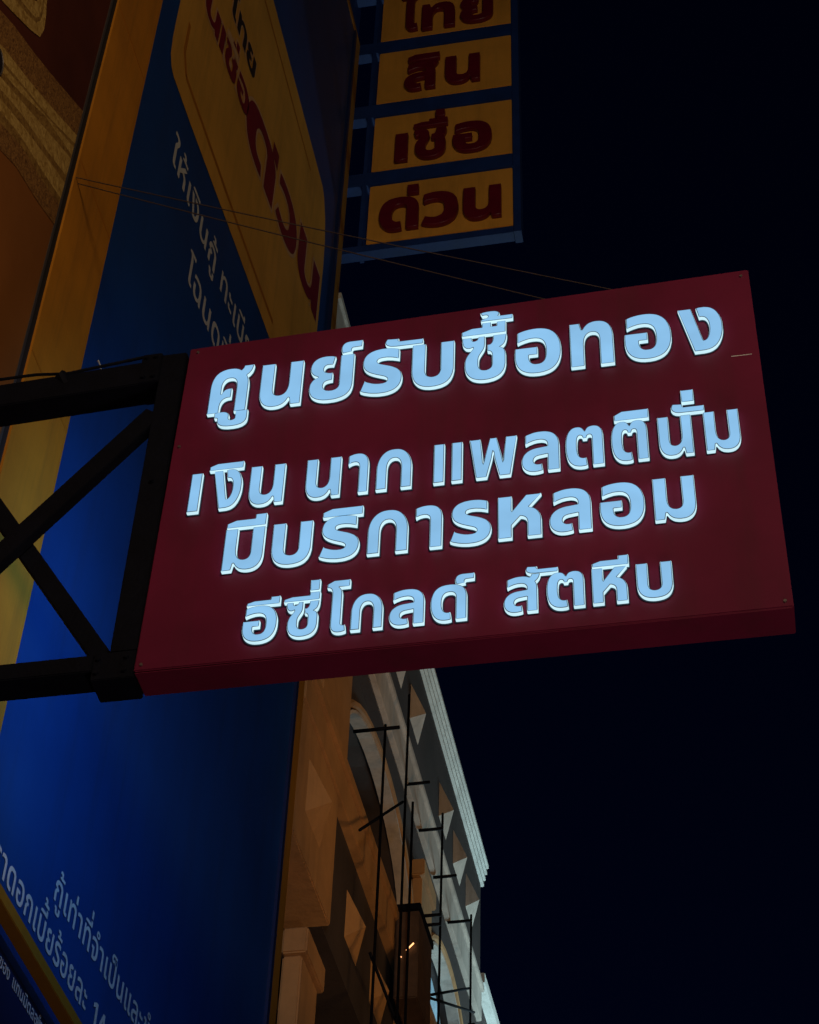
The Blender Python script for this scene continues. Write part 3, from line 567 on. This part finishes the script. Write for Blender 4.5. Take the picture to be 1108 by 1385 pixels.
for p, q in [((XF - .008, 5.529, 8.277), (.072, 4.985, 5.96)), ((XF - .008, 5.559, 8.267), (-.242, 4.985, 5.96))]:
    p, q = Vector(p), Vector(q)
    pts = [p.lerp(q, t / 12) - Vector((0, 0, .05 * t / 12 * (1 - t / 12))) for t in range(13)]
    MB().tube(pts, .003, 6).build("stay_wire", M['wire'], br)

pts = [(-2.98, YS + .02, 5.93), (-2.8, YS + .01, 5.9), (-2.62, YS + .02, 5.915), (-2.48, YS + .01, 5.885), (-2.3, YS + .015, 5.915), (-2.18, YS + .03, 5.95), (-2.05, YS + .04, 5.945), (-1.96, YS + .08, 5.937)]
MB().tube(pts, .007, 6).build("power_cable", M['steel'], br)

fl = thing("fill_lamp", "small black lamp added unseen behind the maroon sign to light the blue board", "fill_lamp", (-1.12, YS + .14, 5.45))  # added body for the fill light, out of view behind the cabinet
MB().box(-1.15, -1.1, YS + .1385, 5.4, 5.52, 5.57).build("arm", M['steel'], fl)
MB().box(-1.16, -1.02, 5.401, 5.5, 5.44, 5.66).build("housing", M['steel'], fl, .01)

# ================================================================== shop fronts behind the boards
gs = thing("gold_shop_building", "dark shop house wall behind the printed gold jewellery poster", "building", (XF - 4, 1.5, G))
MB().box(XF - 8, XF - .06, -3, 5.44, G, 18).build("wall", M['brown'], gs)
ls = thing("loan_shop_building", "dark shop house wall behind the tall blue billboard", "building", (XF - 4, 8, G))
MB().box(XF - 8, XF - .14, 5.45, 10.55, G, 17.3).build("wall", M['brown'], ls)
MB().box(XF - .14, XF - .02, 5.6, 10.4, G, 1.2).build("shutter", M['conc'], ls)

# ------------------------------------------------------------------ gold poster
ps = thing("jewellery_poster", "dark red and orange poster printed with gold bangles, beside the yellow strip", "poster", (XF - .03, 2.5, 5))
b = MB()
b.box(XF - .06, XF, .5, 5.425, 4.6, 16)
b.build("sheet", M['poster'], ps)


def strip(pts_a, pts_b, x, name, m, parent):
    b = MB()
    for i in range(len(pts_a) - 1):
        b.face([(x, *pts_a[i]), (x, *pts_a[i + 1]), (x, *pts_b[i + 1]), (x, *pts_b[i])])
    bmesh.ops.remove_doubles(b.b, verts=b.b.verts, dist=1e-5)
    o = b.build(name, m, parent)
    return o


# the printed bangles: bands given as outline points (y, z) on the sheet
strip([(.5, 5.0), (4.0, 7.3), (4.715, 7.575), (4.948, 7.717), (5.204, 7.802), (5.424, 7.9)], [(.5, 4.6), (4.0, 4.6), (4.715, 4.6), (4.948, 4.6), (5.204, 4.6), (5.424, 4.6)], XF + .0015, "orange_ground", M['posterlow'], ps)
EDGE = [
    [(3.9, 7.5), (4.3, 7.78), (4.577, 7.972), (4.821, 8.108), (5.1, 8.281), (5.424, 8.495)],
    [(3.9, 7.38), (4.3, 7.65), (4.567, 7.85), (4.8, 8.0), (5.067, 8.16), (5.424, 8.39)],
    [(3.9, 7.3), (4.3, 7.56), (4.6, 7.783), (4.846, 7.935), (5.191, 8.149), (5.424, 8.29)],
    [(3.9, 7.2), (4.3, 7.45), (4.649, 7.68), (4.901, 7.826), (5.178, 7.965), (5.424, 8.08)],
    [(3.9, 7.1), (4.3, 7.32), (4.715, 7.575), (4.948, 7.717), (5.204, 7.802), (5.424, 7.9)],
]


def inset(a, e, t):
    return [(p[0], p[1] + (q[1] - p[1]) * t) for p, q in zip(a, e)]


for k in range(4):
    a, e = EDGE[k], EDGE[k + 1]
    strip(a, inset(a, e, .72), XF + .004, "bangle_print", M['gold'], ps)
    strip(inset(a, e, .72), e, XF + .0035, "bangle_shade_print", M['goldd'], ps)
up_e = [(y, z + .22) for y, z in EDGE[0]]
strip(up_e, EDGE[0], XF + .003, "speckle_print", M['speck'], ps)
lo_e = [(y, z - .16) for y, z in EDGE[4]]
strip(EDGE[4], lo_e, XF + .0042, "speckle_print", M['speck'], ps)
# upper bangle end
o1 = [(4.1, 7.9), (4.411, 8.15), (4.525, 8.232), (4.722, 8.385), (4.823, 8.479), (4.84, 8.58), (4.826, 8.656), (4.784, 8.78), (4.7, 9.2)]
o2 = [(4.07, 7.99), (4.37, 8.23), (4.49, 8.31), (4.67, 8.43), (4.755, 8.5), (4.785, 8.57), (4.785, 8.65), (4.75, 8.77), (4.67, 9.2)]
o3 = [(4.05, 8.02), (4.35, 8.27), (4.47, 8.34), (4.65, 8.455), (4.735, 8.515), (4.765, 8.57), (4.768, 8.64), (4.738, 8.76), (4.66, 9.2)]
o4 = [(3.99, 8.1), (4.27, 8.4), (4.39, 8.44), (4.57, 8.52), (4.655, 8.56), (4.70, 8.61), (4.705, 8.65), (4.685, 8.74), (4.62, 9.2)]
strip(o1, o2, XF + .004, "bangle_print", M['gold'], ps)
strip(o2, o3, XF + .0035, "bangle_shade_print", M['goldd'], ps)
strip(o3, o4, XF + .004, "bangle_print", M['gold'], ps)
b = MB()
n = 20
b.face([(XF + .006, 4.54 + .05 * math.cos(2 * math.pi * k / n), 7.82 + .075 * math.sin(2 * math.pi * k / n)) for k in range(n)])
b.build("dark_stone_print", M['black'], ps)
b = MB()
b.tube([(XF + .006, 4.54 + .055 * math.cos(2 * math.pi * k / n), 7.82 + .08 * math.sin(2 * math.pi * k / n)) for k in range(n + 1)], .004, 6)
b.build("stone_rim_print", M['screw'], ps)

MB().box(XF - .06, XF + .004, 5.426, 5.445, 4.6, 16).build("metal_edge", M['screw'], ps)

# ------------------------------------------------------------------ billboard
bb = thing("billboard", "tall blue billboard with yellow frame and slanted yellow Thai lettering panel", "billboard", (XF - .06, 8.2, 4.45))
MB().box(XF - .12, XF, 6.051, 10.33, 4.512, 17.36).build("panel", M['blue'], bb)
b = MB()
b.box(XF - .12, XF + .002, 5.515, 6.05, 4.45, 17.36)
b.build("side_strip", M['yellow'], bb)
for z in (6.9, 8.42, 9.93, 12.4, 14.9):
    MB().box(XF + .002, XF + .0035, 5.516, 6.049, z, z + .012).build("strip_seam", M['panelline'], bb)
MB().box(XF - .06, XF - .01, 5.446, 5.514, 4.45, 17.36).build("shadow_gap", M['dark'], bb)
MB().box(XF - .12, XF + .012, 6.051, 10.56, 4.452, 4.511).build("bottom_trim", M['edge'], bb, .003)
b = MB()
b.box(XF - .12, XF + .012, 10.385, 10.56, 4.512, 17.36)
b.build("edge_trim", M['edge'], bb, .004)
MB().box(XF - .12, XF + .02, 10.331, 10.384, 4.512, 17.36).build("edge_gap", M['navy'], bb)
MB().box(XF - .12, XF + .012, 6.051, 10.56, 17.361, 17.45).build("top_trim", M['edge'], bb, .003)
# printed yellow panel
b = MB()
poly = [(6.29, 11.3), (6.29, 10.85), (6.31, 10.66), (6.36, 10.58), (6.42, 10.56), (6.8, 10.6), (7.9, 10.76), (8.85, 10.89), (10.04, 11.05), (10.04, 13.2), (10.02, 13.5), (9.96, 13.75), (9.87, 13.93), (9.8, 13.99), (7.9, 14.0), (6.45, 14.0), (6.29, 13.8)]
b.face([(XF + .004, y, z) for y, z in poly])
o = b.build("print_panel", M['panel'], bb)
b = MB()
ring = [(6.5, 11.3), (6.5, 10.98), (6.6, 10.83), (7.9, 10.97), (8.9, 11.1)]
for (ya, za), (yb, zb) in zip(ring, ring[1:]):
    d = Vector((yb - ya, zb - za)).normalized()
    n = Vector((-d.y, d.x)) * .022
    b.face([(XF + .006, ya + n.x, za + n.y), (XF + .006, yb + n.x, zb + n.y), (XF + .006, yb - n.x, zb - n.y), (XF + .006, ya - n.x, za - n.y)])
b.build("panel_border", M['panelline'], bb)
b = MB()
b.face([(XF + .006, 6.6, 13.72), (XF + .006, 9.4, 13.7), (XF + .006, 9.4, 13.67), (XF + .006, 6.6, 13.68)])
b.build("panel_border", M['panelline'], bb)

UPPER = set('ัิีึื็')
TONE = set('่้๊๋์')


def text_line(txt, font, y, z, size, m, slope=0., sy=1., x=XF + .004, name="lettering", halo=0., parent=None):
    """printed line on the facade; marks stack on their letters"""
    lp = []
    cx = 0.
    prev = ''
    for ch in txt:
        if ch == ' ':
            cx += 260
            prev = ch
            continue
        g, adv = loops(font + ch)
        dz = 215 if (ch in TONE and prev in UPPER) else 0
        for l in g:
            lp.append([(y + (cx + px) * size / 1000 * sy, z + (pz + dz) * size / 1000 + slope * (cx + px) * size / 1000 * sy) for px, pz in l])
        cx += adv
        prev = ch
    if halo:
        h = spline_mesh(lp, 0, 0, halo)
        h.materials.append(M['halo'])
        rot_side(h, x + .002)
        link(name + "_outline", h, parent or bb)
        x += .003
    me = spline_mesh(lp)
    me.materials.append(m)
    rot_side(me, x)
    return link(name, me, parent or bb)


def facade_glyphs(items, m, slope, halo):
    """big printed letters: (glyph, y0, y1, z0, z1) boxes with a rising baseline"""
    lp = []
    for key, a, e, za, zb, full in items:
        for l in fit(key, a, e, za, zb, full):
            lp.append([(y, z + slope * (y - a)) for y, z in l])
    h = spline_mesh(lp, 0, 0, halo)
    h.materials.append(M['halo'])
    rot_side(h, XF + .0065)
    link("lettering_outline", h, bb)
    me = spline_mesh(lp)
    me.materials.append(m)
    rot_side(me, XF + .009)
    link("lettering", me, bb)


def line_to(txt, font, ya, yb, z, size, m, slope, halo=0.):
    """printed line squeezed to run from ya to yb"""
    w = sum(260 if c == ' ' else loops(font + c)[1] for c in txt) * size / 1000
    text_line(txt, font, ya, z, size, m, slope, (yb - ya) / w, halo=halo)


facade_glyphs([('Bไ', 7.10, 7.26, 12.50, 12.86, True), ('Bท', 7.29, 7.52, 12.53, 12.77, False), ('Bย', 7.55, 7.78, 12.55, 12.79, False)], M['black'], .08, .016)
facade_glyphs([('Bส', 6.33, 6.63, 11.73, 12.01, False), ('Bิ', 6.34, 6.62, 12.05, 12.11, True), ('Bน', 6.67, 6.99, 11.80, 12.08, False), ('Bเ', 7.02, 7.11, 11.87, 12.15, False), ('Bช', 7.14, 7.43, 11.90, 12.18, False), ('Bื', 7.15, 7.42, 12.23, 12.31, True), ('B่', 7.34, 7.41, 12.34, 12.43, True), ('Bอ', 7.46, 7.76, 11.98, 12.26, False)], M['red'], .16, .02)
facade_glyphs([('Bด', 7.74, 8.54, 11.86, 12.44, False), ('B่', 8.40, 8.56, 12.48, 12.68, True), ('Bว', 8.63, 9.23, 12.07, 12.63, False), ('Bน', 9.29, 9.96, 12.25, 12.83, False)], M['red'], .17, .032)
line_to("ให้เงินกู้ ", 'M', 6.61, 7.72, 9.96, .36, M['white'], .1)
line_to("ทะเบียนรถ", 'M', 7.72, 9.1, 10.08, .36, M['white'], .13)
line_to("โฉนดที่ดิน", 'M', 7.16, 8.55, 9.48, .36, M['white'], .14)
line_to("กู้เท่าที่จำเป็นและชำระคืน", 'M', 6.88, 8.85, 4.81, .2, M['white'], .07)
line_to("อัตราดอกเบี้ยร้อยละ", 'M', 5.99, 7.47, 4.535, .2, M['white'], .03)
line_to("14", 'M', 7.55, 7.75, 4.57, .2, M['white'], .03)


# lower fascia under the billboard
lf = thing("fascia_sign", "dark navy fascia board with small pale Thai print below the blue billboard", "sign", (XF - .05, 8, 3))
MB().box(XF - .12, XF - .02, 5.46, 10.5, 2.6, 4.39).build("panel", M['navy'], lf)
MB().box(XF - .1, XF + .012, 5.46, 10.5, 4.33, 4.365).build("rail", M['frame'], lf)
for word, yy in (("บริษัท", 5.9), ("ของ", 6.52), ("แทนมิตลอง", 6.68), ("จำกัด", 7.0), ("(", 7.2)):
    text_line(word, 'M', yy, 4.25, .085, M['white'], 0., .9, XF - .017, "lettering", 0, lf)

# ================================================================== hanging letter blocks beyond the billboard
YT = 10.66
tw = thing("letter_tower_sign", "stack of yellow boxes with dark red Thai letters in a navy steel frame", "sign", (-2.1, YT, 14.1))
xl, xr = -2.83, -1.485
rows = [(14.25, 15.12), (15.36, 16.24), (16.49, 17.39), (17.62, 18.5), (18.74, 19.6)]
for k, (za, zb) in enumerate(rows):
    MB().box(xl, xr, YT, YT + .12, za, zb).build("box_panel", M['panel'], tw, .006)
MB().box(xr + .006, xr + .075, YT - .01, YT + .13, 14.14, 19.7).build("post", M['frame'], tw, .004)
MB().box(xl - .075, xl - .035, YT - .01, YT + .13, 14.14, 19.7).build("post", M['frame'], tw, .004)
edges = [14.13] + [v for r in rows for v in r]
for k in range(5):
    za = 14.13 if k == 0 else rows[k - 1][1] + .014
    MB().box(XF - .1, xr + .004, YT - .012, YT + .1, za, rows[k][0] - .03).build("rail", M['frame'], tw, .004)
    MB().box(XF - .1, xr + .004, YT + .03, YT + .09, rows[k][0] - .0295, rows[k][0] - .006).build("rail", M['steel'], tw)
MB().box(XF - .2, XF - .1, YT - .05, YT + .2, 14.1, 19.8).build("wall_post", M['frame'], tw)


def tower_letter(key, x0, x1, z0, z1, full=False):
    me = spline_mesh(fit(key, x0, x1, z0, z1, full), .045, .004, -.004)
    me.materials.append(M['redletter'])
    rot_front(me, YT - .025)
    link("letter", me, tw)


for key, a, e, za, zb in [('Bไ', -2.621, -2.437, 17.70, 18.42), ('Bท', -2.400, -2.056, 17.68, 18.13), ('Bย', -2.00, -1.66, 17.70, 18.14),
        ('Bส', -2.549, -2.211, 16.6, 17.05), ('Bน', -2.139, -1.791, 16.62, 17.08), ('Bเ', -2.602, -2.481, 15.42, 15.85), ('Bช', -2.425, -2.108, 15.42, 15.87),
        ('Bอ', -2.047, -1.673, 15.44, 15.89), ('Bด', -2.712, -2.348, 14.36, 14.82), ('Bว', -2.315, -1.980, 14.36, 14.83), ('Bน', -1.934, -1.585, 14.37, 14.83)]:
    if key == 'Bไ':
        tower_letter(key, a, e, za, zb, True)
    else:
        tower_letter(key, a, e, za, zb)
for key, a, e, za, zb in [('Bิ', -2.52, -2.2, 17.1, 17.2), ('Bื', -2.43, -2.1, 15.93, 16.03), ('B่', -2.22, -2.13, 16.06, 16.17), ('B่', -2.46, -2.355, 14.88, 15.0)]:
    tower_letter(key, a, e, za, zb, True)


# ================================================================== ornate shop house beyond
bd = thing("ornate_shophouse", "ornate shop house with arched openings, pyramid studs and a pale fluted cornice", "building", (XF - 4, 14.6, G))
YA, YB = 10.58, 18.58
XW = XF - .15          # recessed wall
MB().box(XW - 7, XW - .5, YA, YB, G, 12.7).build("core_wall", M['brown'], bd)
# upper storey wall with two arched openings
arches = [(12.32, 15.25), (16.0, 18.3)]


def arch_wall(name, z0, z1, zs, rise, ya, yb, mt):
    b = MB()
    ys = [ya]
    for a, e in arches:
        ys += [a, e]
    ys.append(yb)
    for k in range(0, len(ys), 2):
        b.box(XW - .5, XW, ys[k], ys[k + 1], z0, z1)
    for a, e in arches:
        n = 14
        top = []
        for i in range(n + 1):
            t = math.pi * i / n
            top.append(((a + e) / 2 - math.cos(t) * (e - a) / 2, zs + math.sin(t) * rise))
        for p, q in zip(top, top[1:]):
            b.prism([(XW - .5, *p), (XW - .5, *q), (XW - .5, q[0], z1), (XW - .5, p[0], z1)], [(XW, *p), (XW, *q), (XW, q[0], z1), (XW, p[0], z1)])
    return b.build(name, mt, bd)


ZS, RISE = 10.0, .76
arch_wall("arch_wall", 9.3, 10.93, ZS, RISE, YA, YB, M['brown'])
for k, (a, e) in enumerate(arches):
    if k < 1:
        MB().box(XW - .49, XW - .46, a + .001, e - .001, 9.3, 10.85).build("window_pane", M['glass'], bd)
    else:
        MB().box(XW - .2, XW - .17, a + .001, e - .001, 9.3, 10.85).build("cool_lit_blind", M['cloth'], bd)
    # pale plaster lining of the opening
    b = MB()
    n = 18
    ins, out = [(a + .03, 9.3)], [(a - .002, 9.3)]
    for i in range(n + 1):
        t = math.pi * i / n
        ins.append(((a + e) / 2 - math.cos(t) * ((e - a) / 2 - .03), ZS + math.sin(t) * (RISE - .03)))
        out.append(((a + e) / 2 - math.cos(t) * ((e - a) / 2 - .001), ZS + math.sin(t) * (RISE - .001)))
    ins.append((e - .03, 9.3))
    out.append((e - .001, 9.3))
    for i in range(len(ins) - 1):
        b.prism([(XW - .09, *ins[i]), (XW - .09, *ins[i + 1]), (XW - .09, *out[i + 1]), (XW - .09, *out[i])], [(XW + .03, *ins[i]), (XW + .03, *ins[i + 1]), (XW + .03, *out[i + 1]), (XW + .03, *out[i])])
    b.build("arch_lining", M['cream'], bd)
    # raised moulding round each arch
    b = MB()
    pts = []
    n = 16
    for i in range(n + 1):
        t = math.pi * i / n
        pts.append((XW + .02, (a + e) / 2 - math.cos(t) * ((e - a) / 2 + .06), ZS + math.sin(t) * (RISE + .05)))
    b.tube([(XW + .02, a - .06, 9.3)] + pts + [(XW + .02, e + .06, 9.3)], .035, 6)
    b.build("arch_moulding", M['tan'], bd)
    b = MB()
    for yy in (a + (e - a) * .33, a + (e - a) * .66):
        b.box(XW - .455, XW - .42, yy - .02, yy + .02, 9.3, 10.75)
    if k < 1:
        b.build("window_bar", M['steel'], bd)
# pilasters on the upper storey
for ya, yb in [(11.3, 12.2), (15.36, 15.9)]:
    b = MB()
    b.box(XW, XW + .1, ya, yb, 9.36, 10.62)
    b.box(XW, XW + .13, ya - .05, yb + .05, 10.62, 10.8)
    b.build("pilaster", M['tan'], bd, .012)
# ledge, parapet, studs, cornice
b = MB()
b.box(XF - .06, XF, YA, YB, 10.94, 11.29)
b.box(XW - .3, XF + .03, YA, YB, 11.29, 11.36)
b.build("ledge", M['cream'], bd, .008)
MB().box(XW - .3, XF - .0605, YA, YB, 10.935, 11.289).build("soffit", M['brown'], bd)  # brown underside of the ledge; its shade is put into the colour too
MB().box(XW - .3, XF - .02, YA, YB, 11.361, 12.68).build("parapet", M['brown'], bd)
b = MB()
for k in range(4):
    z = 12.681 + k * .078
    b.box(XW - .3, XF + .012 + .018 * k, YA, YB + .06, z, z + .052)
    b.box(XW - .3, XF - .012 + .018 * k, YA, YB + .05, z + .052, z + .078)
b.box(XF - .4, XF + .004, YA, 11.25, 13.0, 13.42)
b.box(XF - .42, XF + .03, YA, 11.3, 13.42, 13.5)
b.build("cornice", M['cornice'], bd, .006)


def stud(y, z, s, x, depth=.115, m='cream'):
    b = MB()
    q = [(x, y, z), (x, y + s, z), (x, y + s, z + s), (x, y, z + s)]
    ap = (x + depth, y + s / 2, z + s / 2)
    for i in range(4):
        b.face([q[i], q[(i + 1) % 4], ap])
    b.face(q[::-1])
    bmesh.ops.remove_doubles(b.b, verts=b.b.verts, dist=1e-5)
    b.build("pyramid_stud", M[m], bd)


for y in (10.9, 11.8, 12.65, 13.52, 14.38, 15.96, 16.8, 17.6):
    stud(y, 11.75, .42, XF - .019)
# lower balcony band
MB().box(XW - .3, XF, YA, 11.8, 7.8, 8.93).build("balcony_end", M['tan'], bd, .01)
MB().box(XW - .3, XF - .06, 11.801, YB, 7.8, 8.93).build("balcony_band", M['brown'], bd)
b = MB()
b.box(XW - .3, XF + .02, YA, YB, 8.931, 9.2)
b.box(XW - .3, XF + .05, YA, YB, 9.2, 9.3)
b.build("balcony_ledge", M['tan'], bd, .008)
for y in (10.88,):
    stud(y, 8.15, .46, XF + .001, .13, 'tan')
for y in (12.48, 13.42, 14.36, 15.9, 16.8, 17.6):
    stud(y, 8.15, .42, XF - .059, .115, 'tan')
# storey below the balcony
MB().box(XW - .5, XW - .05, YA, 11.2, G, 7.79).build("wall_pier", M['tan'], bd)
b = MB()
b.box(XW - .06, XF - .07, 11.36, 11.84, G, 7.3)
b.box(XW - .06, XF - .03, 11.32, 11.88, 7.3, 7.5)
b.build("pilaster", M['tan'], bd, .012)
MB().box(XW - .45, XW - .4, 11.9, 18.4, 4.2, 7.6).build("window_pane", M['glass'], bd)
b = MB()
for k in range(6):
    b.box(XW - .4, XW - .3, 11.9 + k * 1.25, 11.98 + k * 1.25, 4.2, 7.79)
b.box(XW - .4, XW - .32, 11.9, 18.5, 6.7, 6.78)
b.build("window_frame", M['frame'], bd)
MB().box(XW - .5, XW - .1, 11.26, YB, G, 4.19).build("lower_wall", M['brown'], bd)

# far shop house whose pale eave just shows
fb = thing("far_shophouse", "dark far shop house whose thin pale eave shows past the ornate building", "building", (XF - 4, 24, G))
MB().box(XF - 8, XF - .1, 18.75, 30, G, 11.5).build("wall", M['brown'], fb)
MB().box(XF - .3, XF + .01, 18.72, 30, 11.501, 11.62).build("eave", M['cornice'], fb)

# ------------------------------------------------------------------ scaffold in front of the facade
sc = thing("pipe_scaffold", "dark pipe scaffold standing against the ornate shop house", "scaffold", (-2.8, 15, G))
for x, y, z in [(-2.86, 12.54, 10.2), (-2.86, 13.44, 11.25), (-2.86, 13.76, 10.3), (-2.86, 15.18, 11.2), (-2.86, 16.86, 11.15)]:
    MB().tube([(x, y, G), (x, y, z)], .0115, 8).build("standard", M['steel'], sc, 0, True)
for x, y, z in [(-3.13, 12.54, 10.16), (-3.06, 14.35, 10.95), (-3.06, 15.05, 10.93), (-3.06, 15.82, 10.92), (-3.06, 16.63, 10.93), (-3.1, 15.05, 9.98), (-3.1, 15.05, 9.88)]:
    MB().tube([(x, y, z), (-2.83 if y > 13 else -2.74, y, z)], .016, 8).build("transom", M['steel'], sc, 0, True)
for a, e in [((-2.885, 11.95, 8.73), (-2.885, 13.45, 10.08)), ((-2.885, 14.49, 8.81), (-2.885, 16.9, 10.33)), ((-2.83, 14.62, 8.87), (-2.83, 16.9, 10.06)), ((-2.885, 12.5, 8.0), (-2.885, 17, 8.1))]:
    MB().tube([a, e], .013, 8).build("ledger", M['steel'], sc, 0, True)

# ------------------------------------------------------------------ brown cabinet with a small amber tube
cb = thing("equipment_cabinet", "brown cabinet hung on the scaffold with a tiny glowing amber tube", "cabinet", (-2.7, 13.9, 8.2))
MB().box(-3.0, -2.8, 13.9, 14.5, 8.45, 9.28).build("cabinet_body", M['rust'], cb, .01)
MB().box(-3.02, -2.79, 13.88, 14.52, 9.281, 9.34).build("lid", M['steel'], cb)
MB().tube([(-2.895, 13.875, 8.88), (-2.835, 13.875, 8.945)], .0065, 8).build("amber_tube", M['amber'], cb)
MB().tube([(-2.94, 13.875, 8.82), (-2.936, 13.875, 8.825)], .007, 8).build("amber_dot", M['amber'], cb)


# ================================================================== street lamps below the picture
LAMP_LABELS = ["grey street lamp with a warm head, standing before the gold jewellery poster", "grey street lamp with a warm head, standing across from the ornate shop house", "grey street lamp with a cool white head, near the far shop house"]
for kind, loc, tgt, pw, c, an in LAMPS:
    x, y, z = loc
    o = thing("street_lamp", LAMP_LABELS.pop(0), "street lamp", (x + 1.2, y, G), "street lamps")
    MB().tube([(x + 1.2, y, G), (x + 1.2, y, z + .3)], .07, 12, .045).build("pole", M['conc'], o, 0, True)
    MB().tube([(x + 1.2, y, z + .3), (x + .6, y, z + .42), (x, y, z + .34)], .03, 8).build("arm", M['conc'], o, 0, True)
    MB().box(x - .3, x + .15, y - .11, y + .11, z + .26, z + .34).build("lamp_head", M['steel'], o, .02)
    MB().box(x - .26, x + .1, y - .08, y + .08, z + .252, z + .259).build("lens", M['lens' if kind == 'warm' else 'lensc'], o)
